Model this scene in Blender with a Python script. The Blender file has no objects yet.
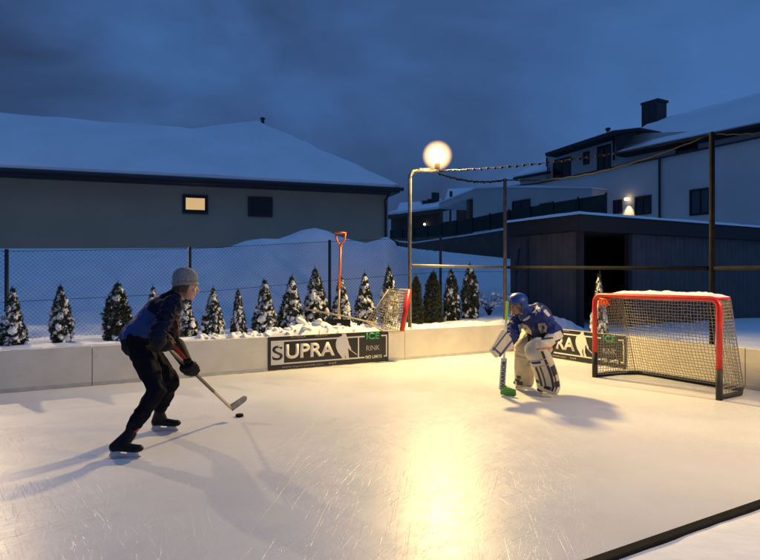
import bpy, bmesh, math, random
from mathutils import Vector, Matrix, noise, Euler
import numpy as np
random.seed(7)
R = math.radians
SC = bpy.context.scene
COL = SC.collection

# ------------------------------------------------------------------ camera
CZ = 1.45; F = 580.0; HV = 277.0
cam_d = bpy.data.cameras.new("camera")
cam = bpy.data.objects.new("camera", cam_d); COL.objects.link(cam)
cam.location = (0, 0, CZ); cam.rotation_euler = (R(90), 0, 0)
cam_d.sensor_width = 36.0; cam_d.lens = 36.0 * F / 760.0
cam_d.shift_y = -3.0 / 760.0
cam_d.clip_start = 0.05; cam_d.clip_end = 4000
SC.camera = cam

# ------------------------------------------------------------------ exposure
SC.view_settings.view_transform = 'Standard'
SC.view_settings.look = 'None'
SC.view_settings.exposure = 0.0
SC.view_settings.gamma = 1.0
try: SC.view_settings.use_curve_mapping = False
except Exception: pass

# ------------------------------------------------------------------ dusk sky
W = bpy.data.worlds.new("World"); SC.world = W; W.use_nodes = True
nt = W.node_tree; nt.nodes.clear()
def wn(t, **k):
    n = nt.nodes.new(t)
    for a, b in k.items(): setattr(n, a, b)
    return n
out = wn('ShaderNodeOutputWorld'); bg = wn('ShaderNodeBackground')
tc = wn('ShaderNodeTexCoord')
sky = wn('ShaderNodeTexSky', sky_type='NISHITA'); sky.sun_disc = False
sky.sun_elevation = R(-3.0); sky.sun_rotation = R(200); sky.altitude = 300
mp = wn('ShaderNodeMapping'); mp.inputs['Scale'].default_value = (1.0, 0.8, 2.1); mp.inputs['Rotation'].default_value = (0, R(14), 0)
mp.inputs['Location'].default_value = (5.1, 1.7, 0.9)
n1 = wn('ShaderNodeTexNoise'); n1.inputs['Scale'].default_value = 1.5; n1.inputs['Detail'].default_value = 6; n1.inputs['Roughness'].default_value = 0.5
n1.inputs['Distortion'].default_value = 0.35
cr = wn('ShaderNodeValToRGB')
cr.color_ramp.elements[0].position = 0.40; cr.color_ramp.elements[0].color = (0.027, 0.054, 0.130, 1)
cr.color_ramp.elements[1].position = 0.63; cr.color_ramp.elements[1].color = (0.053, 0.142, 0.365, 1)
ce = cr.color_ramp.elements.new(0.95); ce.color = (0.074, 0.205, 0.52, 1)
mx = wn('ShaderNodeMix', data_type='RGBA', blend_type='MIX'); mx.inputs['Factor'].default_value = 0.12
sm = wn('ShaderNodeVectorMath', operation='SCALE'); sm.inputs['Scale'].default_value = 0.10
nt.links.new(tc.outputs['Generated'], mp.inputs['Vector']); nt.links.new(mp.outputs[0], n1.inputs['Vector'])
sx = wn('ShaderNodeSeparateXYZ'); nt.links.new(tc.outputs['Generated'], sx.inputs[0])
m1_ = wn('ShaderNodeMath', operation='MULTIPLY_ADD'); m1_.inputs[1].default_value = 0.62; nt.links.new(sx.outputs['Z'], m1_.inputs[0]); nt.links.new(n1.outputs['Fac'], m1_.inputs[2])
m2_ = wn('ShaderNodeMath', operation='MULTIPLY_ADD'); m2_.inputs[1].default_value = 0.14; nt.links.new(sx.outputs['X'], m2_.inputs[0]); nt.links.new(m1_.outputs[0], m2_.inputs[2])
m3_ = wn('ShaderNodeMath', operation='ADD'); m3_.inputs[1].default_value = -0.19; nt.links.new(m2_.outputs[0], m3_.inputs[0])
nt.links.new(m3_.outputs[0], cr.inputs[0]); nt.links.new(sky.outputs[0], sm.inputs[0])
nt.links.new(cr.outputs[0], mx.inputs[6]); nt.links.new(sm.outputs[0], mx.inputs[7])
nt.links.new(mx.outputs[2], bg.inputs[0]); bg.inputs[1].default_value = 1.12
nt.links.new(bg.outputs[0], out.inputs[0])

# the sun is below the horizon: only a faint, very wide glow is left of it
sd = bpy.data.lights.new("sun", 'SUN'); sd.energy = 0.02; sd.angle = R(60); sd.color = (0.6, 0.75, 1.0)
so = bpy.data.objects.new("sun", sd); COL.objects.link(so); so.rotation_euler = (R(50), 0, R(20))

# ------------------------------------------------------------------ frames
A = math.atan2(0.49, 0.87); DX, DY = math.cos(A), math.sin(A)
def RK(s, n, z=0.0):                 # rink axes (along the far board, across it) to world
    return Vector((s*DX - n*DY, s*DY + n*DX, z))
def SN(x, y): return (x*DX + y*DY, -x*DY + y*DX)
def P(u, v, Y): return Vector(((u-380)/F*Y, Y, CZ - (v-HV)/F*Y))
def on_n(u, n):                      # s where the view ray of column u crosses the line n = const
    r = (u-380)/F
    return n*(DY + r*DX)/(DX - r*DY)
def on_s(u, s):
    r = (u-380)/F
    return s*(DX - r*DY)/(DY + r*DX)
def zat(v, Y): return CZ - (v-HV)/F*Y
def PN(u, v, n):
    s = on_n(u, n); y = RK(s, n).y; return s, zat(v, y)
def PS(u, v, s):
    n = on_s(u, s); y = RK(s, n).y; return n, zat(v, y)

# ------------------------------------------------------------------ materials
MATS = {}
def mat(name, col, rough=0.6, metal=0.0, var=0.0, vscale=8.0, bump=0.0, bscale=40.0, emit=None, estr=0.0, spec=0.5, col2=None, sheen=0.0):
    if name in MATS: return MATS[name]
    m = bpy.data.materials.new(name); m.use_nodes = True; MATS[name] = m
    t = m.node_tree; b = t.nodes['Principled BSDF']
    b.inputs['Base Color'].default_value = (*col, 1); b.inputs['Roughness'].default_value = rough
    b.inputs['Metallic'].default_value = metal; b.inputs['Specular IOR Level'].default_value = spec
    if sheen: b.inputs['Sheen Weight'].default_value = sheen
    co = t.nodes.new('ShaderNodeTexCoord')
    if var > 0 or col2:
        n = t.nodes.new('ShaderNodeTexNoise'); n.inputs['Scale'].default_value = vscale; n.inputs['Detail'].default_value = 5
        t.links.new(co.outputs['Object'], n.inputs['Vector'])
        r = t.nodes.new('ShaderNodeValToRGB'); r.color_ramp.elements[0].position = 0.33; r.color_ramp.elements[1].position = 0.67
        c2 = col2 or tuple(min(1, c*(1+var)) for c in col); c1 = tuple(c*(1-var) for c in col) if not col2 else col
        r.color_ramp.elements[0].color = (*c1, 1); r.color_ramp.elements[1].color = (*c2, 1)
        t.links.new(n.outputs['Fac'], r.inputs[0]); t.links.new(r.outputs[0], b.inputs['Base Color'])
    if bump > 0:
        n = t.nodes.new('ShaderNodeTexNoise'); n.inputs['Scale'].default_value = bscale; n.inputs['Detail'].default_value = 4
        t.links.new(co.outputs['Object'], n.inputs['Vector'])
        bp = t.nodes.new('ShaderNodeBump'); bp.inputs['Strength'].default_value = bump; bp.inputs['Distance'].default_value = 0.02
        t.links.new(n.outputs['Fac'], bp.inputs['Height']); t.links.new(bp.outputs[0], b.inputs['Normal'])
    if emit:
        b.inputs['Emission Color'].default_value = (*emit, 1); b.inputs['Emission Strength'].default_value = estr
    return m
snow = mat('snow', (0.80, 0.82, 0.85), 0.75, var=0.05, vscale=2.0, bump=0.35, bscale=9.0, spec=0.25)
snow_roof = mat('roof_snow', (0.80, 0.82, 0.85), 0.8, var=0.05, vscale=0.7, bump=0.25, bscale=3.0, spec=0.2)
steel = mat('galvanised_steel', (0.20, 0.19, 0.175), 0.55, 0.4, var=0.2, vscale=12)
dsteel = mat('weathered_steel', (0.10, 0.085, 0.07), 0.7, 0.1, var=0.3, vscale=10)
dsteel2 = mat('shade_darkened_steel', (0.013, 0.013, 0.013), 0.8, 0.0, var=0.3, vscale=10, spec=0.1)  # steel darkened in colour to stand in for weaker lamp light
black = mat('black_paint', (0.012, 0.012, 0.014), 0.45)
rubber = mat('black_rubber', (0.010, 0.010, 0.011), 0.85, var=0.3, vscale=20, spec=0.1)

def ice_material():
    m = bpy.data.materials.new('rink_ice'); m.use_nodes = True; t = m.node_tree; b = t.nodes['Principled BSDF']
    N = t.nodes.new; L = t.links.new
    co = N('ShaderNodeTexCoord')
    def noise_tex(scale, stretch, rot, detail=3, dist=0.0):
        m0 = N('ShaderNodeMapping'); m0.inputs['Rotation'].default_value = (0, 0, R(-rot)); m0.inputs['Location'].default_value = (rot*0.37, rot*0.11, 0); L(co.outputs['Object'], m0.inputs['Vector'])
        mp = N('ShaderNodeMapping'); mp.inputs['Scale'].default_value = stretch
        L(m0.outputs[0], mp.inputs['Vector'])
        n = N('ShaderNodeTexNoise'); n.inputs['Scale'].default_value = scale; n.inputs['Detail'].default_value = detail; n.inputs['Distortion'].default_value = dist
        L(mp.outputs[0], n.inputs['Vector']); return n.outputs['Fac']
    def ramp(src, a, bb, ca=0.0, cb=1.0):
        r = N('ShaderNodeMapRange'); r.inputs['From Min'].default_value = a; r.inputs['From Max'].default_value = bb
        r.inputs['To Min'].default_value = ca; r.inputs['To Max'].default_value = cb; L(src, r.inputs['Value']); return r.outputs[0]
    def math_(op, x, y):
        q = N('ShaderNodeMath'); q.operation = op
        for i, w in enumerate((x, y)):
            if isinstance(w, (int, float)): q.inputs[i].default_value = w
            else: L(w, q.inputs[i])
        return q.outputs[0]
    # fine curved scratches: long thin streaks in several directions, each only in patches
    tot = None
    for i, (rot, sc, st, dist) in enumerate([(52, 2.0, (1, 70, 1), 0.35), (64, 2.6, (1, 60, 1), 0.5), (73, 1.3, (1, 90, 1), 0.4), (112, 1.6, (1, 70, 1), 0.5), (38, 1.9, (1, 66, 1), 0.6), (128, 2.2, (1, 60, 1), 0.5), (84, 1.0, (1, 100, 1), 0.8)]):
        s = ramp(noise_tex(sc, st, rot, 2, dist), 0.63, 0.675)
        p = ramp(noise_tex(0.8, (1, 1, 1), rot+17, 3), 0.42, 0.60)
        k = math_('MULTIPLY', s, p)
        tot = k if tot is None else math_('MAXIMUM', tot, k)
    # scattered nicks
    vo = N('ShaderNodeTexVoronoi'); vo.inputs['Scale'].default_value = 5.0; vo.feature = 'F1'
    mpr = N('ShaderNodeMapping'); mpr.inputs['Rotation'].default_value = (0, 0, R(-118)); L(co.outputs['Object'], mpr.inputs[0])
    mpv = N('ShaderNodeMapping'); mpv.inputs['Scale'].default_value = (0.35, 3.0, 1)
    L(mpr.outputs[0], mpv.inputs[0]); L(mpv.outputs[0], vo.inputs['Vector'])
    nick = ramp(vo.outputs['Distance'], 0.05, 0.02)
    tot = math_('MAXIMUM', tot, math_('MULTIPLY', nick, 0.9))
    big = noise_tex(0.55, (1, 1, 1), 0, 4)
    mid = noise_tex(7.0, (1, 1, 1), 0, 5)
    c = N('ShaderNodeValToRGB'); c.color_ramp.elements[0].position = 0.3; c.color_ramp.elements[1].position = 0.7
    c.color_ramp.elements[0].color = (0.56, 0.565, 0.57, 1); c.color_ramp.elements[1].color = (0.68, 0.685, 0.69, 1); L(big, c.inputs[0])
    cm = N('ShaderNodeMix'); cm.data_type = 'RGBA'; L(c.outputs[0], cm.inputs[6]); cm.inputs[7].default_value = (0.86, 0.87, 0.88, 1)
    L(math_('MULTIPLY', tot, 0.30), cm.inputs[0]); L(cm.outputs[2], b.inputs['Base Color'])
    rg = math_('ADD', math_('ADD', ramp(mid, 0.3, 0.7, 0.33, 0.41), ramp(big, 0.35, 0.65, -0.03, 0.06)), math_('MULTIPLY', tot, -0.12))
    L(rg, b.inputs['Roughness'])
    h = math_('ADD', math_('MULTIPLY', tot, -0.05), math_('ADD', math_('MULTIPLY', mid, 0.022), math_('MULTIPLY', big, 0.8)))
    bp = N('ShaderNodeBump'); bp.inputs['Strength'].default_value = 1.0; bp.inputs['Distance'].default_value = 0.012
    L(h, bp.inputs['Height']); L(bp.outputs[0], b.inputs['Normal'])
    b.inputs['Specular IOR Level'].default_value = 0.24
    return m

# ------------------------------------------------------------------ mesh helpers
ORG = {}
def origin_of(o):
    return ORG.get(o.name, Vector((0, 0, 0))) if o else Vector((0, 0, 0))
def thing(name, label, cat, loc=(0, 0, 0), group=None):
    o = bpy.data.objects.new(name, None); COL.objects.link(o); o.location = loc
    o.empty_display_size = 0.2
    o['label'] = label; o['category'] = cat
    if group: o['group'] = group
    ORG[o.name] = Vector(loc); return o
def tag(o, label, cat, group=None):
    o['label'] = label; o['category'] = cat
    if group: o['group'] = group
    return o

class MB:
    def __init__(s): s.bm = bmesh.new()
    def face(s, pts):
        vs = [s.bm.verts.new(p) for p in pts]
        try: return s.bm.faces.new(vs)
        except Exception: return None
    def box(s, c, size, rot=None):
        M = rot.to_3x3() if rot is not None else Matrix.Identity(3)
        c = Vector(c); x, y, z = [q/2 for q in size]
        v = [s.bm.verts.new(c + M @ Vector((a*x, b*y, d*z))) for d in (-1, 1) for b in (-1, 1) for a in (-1, 1)]
        for f in ((0, 2, 3, 1), (4, 5, 7, 6), (0, 1, 5, 4), (2, 6, 7, 3), (0, 4, 6, 2), (1, 3, 7, 5)):
            s.bm.faces.new([v[i] for i in f])
        return s
    def rbox(s, s0, s1, n0, n1, z0, z1):      # box in rink axes
        c = RK((s0+s1)/2, (n0+n1)/2, (z0+z1)/2)
        return s.box(c, (abs(s1-s0), abs(n1-n0), abs(z1-z0)), Matrix.Rotation(A, 4, 'Z'))
    def prism(s, pts, off):                   # polygon extruded by a vector
        off = Vector(off); a = [s.bm.verts.new(Vector(p)) for p in pts]; b = [s.bm.verts.new(Vector(p)+off) for p in pts]
        n = len(pts)
        s.bm.faces.new(a); s.bm.faces.new(list(reversed(b)))
        for i in range(n): s.bm.faces.new([a[i], b[i], b[(i+1) % n], a[(i+1) % n]])
        return s
    def tube(s, pts, r, seg=8, cap=True):
        pts = [Vector(p) for p in pts]; rings = []
        rr = r if isinstance(r, (list, tuple)) else [r]*len(pts)
        up = Vector((0, 0, 1))
        t0 = (pts[1]-pts[0]).normalized()
        if abs(t0.dot(up)) > 0.95: up = Vector((1, 0, 0))
        prev = None
        for i, p in enumerate(pts):
            if i == 0: t = (pts[1]-pts[0])
            elif i == len(pts)-1: t = (pts[-1]-pts[-2])
            else: t = (pts[i+1]-pts[i]).normalized() + (pts[i]-pts[i-1]).normalized()
            t.normalize()
            x = (up if prev is None else prev); x = (x - t*x.dot(t))
            if x.length < 1e-5: x = t.orthogonal()
            x.normalize(); prev = x; y = t.cross(x)
            rings.append([s.bm.verts.new(p + (x*math.cos(2*math.pi*k/seg) + y*math.sin(2*math.pi*k/seg))*rr[i]) for k in range(seg)])
        for a, b in zip(rings, rings[1:]):
            for k in range(seg): s.bm.faces.new([a[k], a[(k+1) % seg], b[(k+1) % seg], b[k]])
        if cap: s.bm.faces.new(list(reversed(rings[0]))); s.bm.faces.new(rings[-1])
        return s
    def ell(s, c, rad, rot=None, seg=14, rings=9):
        c = Vector(c); M = rot.to_3x3() if rot is not None else Matrix.Identity(3)
        if not isinstance(rad, (tuple, list)): rad = (rad,)*3
        top = s.bm.verts.new(c + M @ Vector((0, 0, rad[2]))); bot = s.bm.verts.new(c - M @ Vector((0, 0, rad[2])))
        rs = []
        for i in range(1, rings):
            th = math.pi*i/rings
            rs.append([s.bm.verts.new(c + M @ Vector((rad[0]*math.sin(th)*math.cos(2*math.pi*k/seg), rad[1]*math.sin(th)*math.sin(2*math.pi*k/seg), rad[2]*math.cos(th)))) for k in range(seg)])
        for k in range(seg):
            s.bm.faces.new([top, rs[0][k], rs[0][(k+1) % seg]]); s.bm.faces.new([bot, rs[-1][(k+1) % seg], rs[-1][k]])
        for a, b in zip(rs, rs[1:]):
            for k in range(seg): s.bm.faces.new([a[k], b[k], b[(k+1) % seg], a[(k+1) % seg]])
        return s
    def cap(s, p0, p1, r0, r1, seg=14):       # tapered capsule
        p0 = Vector(p0); p1 = Vector(p1); t = (p1-p0).normalized(); pts = []; rr = []
        for k in range(1, 5):
            a = math.pi/2*k/4; pts.append(p0 - t*(r0*math.cos(a))); rr.append(max(r0*math.sin(a), 1e-4))
        for k in range(4, 0, -1):
            a = math.pi/2*k/4; pts.append(p1 + t*(r1*math.cos(a))); rr.append(max(r1*math.sin(a), 1e-4))
        return s.tube(pts, rr, seg)
    def build(s, name, m=None, parent=None, smooth=False, bevel=0.0):
        bm = s.bm
        bmesh.ops.recalc_face_normals(bm, faces=bm.faces)
        og = origin_of(parent)
        if og.length: bmesh.ops.translate(bm, verts=bm.verts, vec=-og)
        me = bpy.data.meshes.new(name); bm.to_mesh(me); bm.free()
        if m: me.materials.append(m)
        if smooth:
            for p in me.polygons: p.use_smooth = True
        o = bpy.data.objects.new(name, me); COL.objects.link(o)
        if parent: o.parent = parent; ORG[o.name] = og
        if bevel:
            b = o.modifiers.new('b', 'BEVEL'); b.width = bevel; b.segments = 2; b.limit_method = 'ANGLE'
        return o

def bake(o):                                  # apply modifiers without operators
    dg = bpy.context.evaluated_depsgraph_get(); dg.update()
    me = bpy.data.meshes.new_from_object(o.evaluated_get(dg), depsgraph=dg)
    o.modifiers.clear(); o.data = me; return o
def organic(mb, name, m, parent, voxel=0.008, it=6, fold=0.0, fscale=9.0, fstretch=(1, 1, 1), seed=0):
    o = mb.build(name, m, parent)
    r = o.modifiers.new('r', 'REMESH'); r.mode = 'VOXEL'; r.voxel_size = voxel; r.use_smooth_shade = True
    sm_ = o.modifiers.new('s', 'SMOOTH'); sm_.iterations = it; sm_.factor = 0.5
    bake(o); me = o.data
    if m and not me.materials: me.materials.append(m)
    if fold:
        nv = [v.normal.copy() for v in me.vertices]
        for v, nn in zip(me.vertices, nv):
            q = Vector((v.co.x*fstretch[0], v.co.y*fstretch[1], v.co.z*fstretch[2]))*fscale + Vector((seed, seed*2.3, 0))
            f = 1-abs(noise.noise(q))*2.2
            f += 0.5*noise.noise(q*2.3)
            v.co += nn*(f-0.4)*fold
    for p in me.polygons: p.use_smooth = True
    return o
def proj(w): return 380 + w.x/w.y*F, HV - (w.z-CZ)/w.y*F
def inside(x, y, poly):
    c = False; j = len(poly)-1
    for i in range(len(poly)):
        xi, yi = poly[i]; xj, yj = poly[j]
        if (yi > y) != (yj > y) and x < (xj-xi)*(y-yi)/(yj-yi)+xi: c = not c
        j = i
    return c
def patch(o, poly, m, ymax=99, front=True):   # a coloured patch of cloth: faces of the garment take another material
    og = origin_of(o.parent)
    if m.name not in [q.name for q in o.data.materials]: o.data.materials.append(m)
    idx = [q.name for q in o.data.materials].index(m.name)
    for p in o.data.polygons:
        w = p.center + og
        u, v = proj(w)
        if w.y < ymax and inside(u, v, poly) and (not front or p.normal.dot(Vector((0, 0, CZ))-w) > 0): p.material_index = idx
def text_mesh(body, width, height, depth=0.002, bold=0.0):   # a mesh of letters, lower left at the origin, in the XZ plane
    c = bpy.data.curves.new('t', 'FONT'); c.body = body; c.size = 1; c.extrude = 0.0; c.offset = bold
    o = bpy.data.objects.new('t', c); COL.objects.link(o)
    dg = bpy.context.evaluated_depsgraph_get(); dg.update()
    me = bpy.data.meshes.new_from_object(o.evaluated_get(dg)); bpy.data.objects.remove(o)
    xs = [v.co.x for v in me.vertices]; ys = [v.co.y for v in me.vertices]
    x0, x1, y0, y1 = min(xs), max(xs), min(ys), max(ys)
    bm = bmesh.new(); bm.from_mesh(me)
    for v in bm.verts: v.co = Vector(((v.co.x-x0)/(x1-x0)*width, 0, (v.co.y-y0)/(y1-y0)*height))
    g = bmesh.ops.extrude_face_region(bm, geom=list(bm.faces))
    for v in g['geom']:
        if isinstance(v, bmesh.types.BMVert): v.co.y -= depth
    me2 = bpy.data.meshes.new('letters'); bm.to_mesh(me2); bm.free(); return me2
def copy_tree(o, parent=None):
    c = o.copy(); COL.objects.link(c)
    if parent: c.parent = parent
    for ch in o.children: copy_tree(ch, c)
    return c

# ------------------------------------------------------------------ terrain
S_END = 7.82; N_FAR = 8.62; N_NEAR = 2.04; S_START = -7.0; BH = 0.53
def sst(x, a, b):
    t = max(0.0, min(1.0, (x-a)/(b-a))); return t*t*(3-2*t)
def interp(x, pts):
    if x <= pts[0][0]: return pts[0][1]
    for (a, b), (c, d) in zip(pts, pts[1:]):
        if x <= c: return b + (d-b)*(x-a)/(c-a)
    return pts[-1][1]
CREST = [(-400, 249), (100, 248.5), (222, 248), (232, 246), (245, 241), (262, 238.5), (278, 239), (290, 235), (302, 230), (315, 228), (328, 231), (338, 236), (352, 240), (366, 243), (377, 240), (386, 236.5), (393, 240), (399, 246), (418, 249), (460, 253), (500, 257), (540, 262), (600, 262)]
def H(x, y):
    s, n = SN(x, y)
    L = noise.noise(Vector((x*1.6, y*1.6, 0))); L2 = noise.noise(Vector((x*6, y*6, 3)))
    z = -0.10
    if S_START-0.1 < s < S_END+0.1 and N_NEAR+0.02 < n < N_FAR+0.08: return z
    out = 0.02*L + 0.012*L2
    if n < N_NEAR+0.1 and s < S_END + 3: return 0.004 + out*0.3
    base = 0.40 + 0.026*max(-4, min(s, 9)) + 0.05*L + 0.03*L2
    # pile of shovelled snow behind the advertising board
    if n < 10.2:
        for (u0, v0, w, nn) in ((318, 321, 0.33, 8.98), (300, 324, 0.30, 8.95), (345, 324, 0.35, 9.0), (280, 329, 0.30, 8.93), (375, 326, 0.35, 9.05), (238, 334, 0.3, 8.95), (205, 336, 0.4, 8.95)):
            sc = on_n(u0, nn); zc = zat(v0, RK(sc, nn).y)
            d2 = ((s-sc)/w)**2 + ((n-nn)/0.28)**2
            h0 = 0.40 + 0.026*sc
            base = max(base, h0 + (zc-h0)*math.exp(-d2) + 0.05*L2*math.exp(-d2*0.5) + 0.03*noise.noise(Vector((x*14, y*14, 1))))
    if n < N_FAR+0.1 and s > S_END:
        base = 0.30 + 0.07*L + 0.04*L2
    u = 380 + F*x/max(y, 2.0)
    yc = 14.5 + 8.5*sst(u, 385, 450)
    vc = interp(u, CREST)
    zc = zat(vc, yc)
    yf = y - (n-10.25)*0.9                # where the slope starts on this ray (approx.)
    t = sst(y, yf, yc) if y < yc else 1.0
    t = (0 if n < 10.25 else t)
    if n > 10.25:
        lump = (0.10*L + 0.04*L2)*(1-t)*min(1, (n-10.25))
        z = base + (zc-base)*t + lump
        if y > yc: z = zc - (0.35*sst(y, yc, yc+2.5) if u < 420 else 0.0)
    else: z = base
    # level ground round the shed
    ks = sst(s, 9.0, 10.2)*(1-sst(n, 11.3, 14.0))
    z = z*(1-ks) + (0.32+0.04*L)*ks
    if y > 22:                            # terraces with the houses
        z2 = 2.6 + 0.010*(y-22)
        z = z*(1-sst(y, 24, 32)) + z2*sst(y, 24, 32)
    if y < -3: z = 0.0
    return z
def grid_axis(lo, hi, step, far, grow=1.35):
    a = list(np.arange(lo, hi+1e-6, step)); st = step; x = hi; pos = []
    while x < far: st *= grow; x += st; pos.append(x)
    st = step; x = lo; neg = []
    while x > -far: st *= grow; x -= st; neg.append(x)
    return list(reversed(neg)) + a + pos
xs = grid_axis(-9, 8, 0.09, 900); ys = grid_axis(1.5, 17.5, 0.09, 900)
verts = []; 
for y in ys:
    for x in xs:
        h = H(x, y) if (abs(x) < 120 and -5 < y < 120) else (3.2 if y > 0 else 0.0)
        verts.append((x, y, h))
nx = len(xs); faces = [(j*nx+i, j*nx+i+1, (j+1)*nx+i+1, (j+1)*nx+i) for j in range(len(ys)-1) for i in range(nx-1)]
me = bpy.data.meshes.new('snow_ground'); me.from_pydata(verts, [], faces); me.materials.append(snow)
for p in me.polygons: p.use_smooth = True
o = bpy.data.objects.new('snow_ground', me); COL.objects.link(o); o['kind'] = 'structure'

# distant snowy hills
hv = []; hf = []; NA = 90; NR = 9
for j in range(NR):
    for i in range(NA):
        az = R(-60 + 120*i/(NA-1)); d = 330 + 70*j
        rid = 26 + 16*noise.noise(Vector((az*3.1, 0.7, 0))) + 9*noise.noise(Vector((az*9, 2, 0)))
        h = 3 + (CZ+rid*1.30)*sst(j, 0, 6) + 3*noise.noise(Vector((az*25, j*0.7, 5)))*(j > 0)
        hv.append((math.sin(az)*d, math.cos(az)*d, h if j else -3))
for j in range(NR-1):
    for i in range(NA-1): hf.append((j*NA+i, j*NA+i+1, (j+1)*NA+i+1, (j+1)*NA+i))
me = bpy.data.meshes.new('hills'); me.from_pydata(hv, [], hf)
me.materials.append(mat('wooded_snow_hill', (0.10, 0.12, 0.13), 0.9, col2=(0.5, 0.52, 0.55), vscale=0.03))
for p in me.polygons: p.use_smooth = True
o = bpy.data.objects.new('hills', me); COL.objects.link(o); o['kind'] = 'structure'

# ------------------------------------------------------------------ rink
mb = MB()
c = [RK(S_START, N_NEAR), RK(S_END, N_NEAR), RK(S_END, N_FAR), RK(S_START, N_FAR)]
mb.face(c); ice = mb.build('ice_surface', ice_material()); ice['kind'] = 'structure'

board_white = mat('board_plastic', (0.80, 0.74, 0.60), 0.42, var=0.07, vscale=3, bump=0.05, bscale=6)
def scuff(m, dark_, rot=8):
    t = m.node_tree; b = t.nodes['Principled BSDF']; co = t.nodes.new('ShaderNodeTexCoord')
    mp = t.nodes.new('ShaderNodeMapping'); mp.inputs['Scale'].default_value = (1, 1, 3.2); t.links.new(co.outputs['Object'], mp.inputs[0])
    n = t.nodes.new('ShaderNodeTexNoise'); n.inputs['Scale'].default_value = 7; n.inputs['Detail'].default_value = 9; n.inputs['Roughness'].default_value = 0.72; t.links.new(mp.outputs[0], n.inputs['Vector'])
    r = t.nodes.new('ShaderNodeMapRange'); r.inputs['From Min'].default_value = 0.60; r.inputs['From Max'].default_value = 0.72; r.inputs['To Max'].default_value = 0.55; t.links.new(n.outputs['Fac'], r.inputs['Value'])
    x = t.nodes.new('ShaderNodeMix'); x.data_type = 'RGBA'; src = b.inputs['Base Color'].links[0].from_socket
    t.links.new(r.outputs[0], x.inputs[0]); t.links.new(src, x.inputs[6]); x.inputs[7].default_value = (*dark_, 1); t.links.new(x.outputs[2], b.inputs['Base Color'])
scuff(board_white, (0.32, 0.30, 0.27))
board_strip = mat('board_strip', (0.58, 0.56, 0.50), 0.5, var=0.1)
def boards(label, along_s, lo, hi, at, panel, sgn, gap=0.004):
    base = RK((lo+hi)/2, at) if along_s else RK(at, (lo+hi)/2)
    t = thing('rink_board', label, 'rink board', base, 'low boards round the ice')
    k = lo
    while k < hi-0.01:
        e = min(hi, k+panel)
        m_ = MB()
        wob = random.uniform(-0.003, 0.003)
        if along_s: m_.rbox(k+gap, e-gap, at, at+0.045*sgn, 0.02, BH+wob)
        else: m_.rbox(at, at+0.045*sgn, k+gap, e-gap, 0.02, BH+wob)
        m_.build('panel', board_white, t, bevel=0.006)
        m_ = MB()
        if along_s: m_.rbox(k+gap, e-gap, at-0.008*sgn, at-0.0005*sgn, 0.004, 0.05)
        else: m_.rbox(at-0.008*sgn, at-0.0005*sgn, k+gap, e-gap, 0.004, 0.05)
        m_.build('kick_strip', board_strip, t)
        m_ = MB()
        if along_s: m_.rbox(e-0.03, e+0.03, at+0.05*sgn, at+0.10*sgn, 0.0, BH-0.04)
        else: m_.rbox(at+0.05*sgn, at+0.10*sgn, e-0.03, e+0.03, 0.0, BH-0.04)
        m_.build('brace', dsteel, t)
        k = e
    return t
boards('long cream plastic rink board in front of the thujas, carrying the bigger sign', True, -6.9, S_END-0.05, N_FAR, 2.45, 1)
boards('short rink board behind the red goal at the right end of the ice', False, N_NEAR, N_FAR-0.05, S_END, 2.19, 1)
# rubber edging on the camera's side
m_ = MB(); m_.rbox(-6.9, S_END, N_NEAR-0.055, N_NEAR+0.02, -0.02, 0.020)
tag(m_.build('rubber_edging', rubber, None, bevel=0.012), 'black rubber edging strip along the near side of the ice', 'edging')

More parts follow.
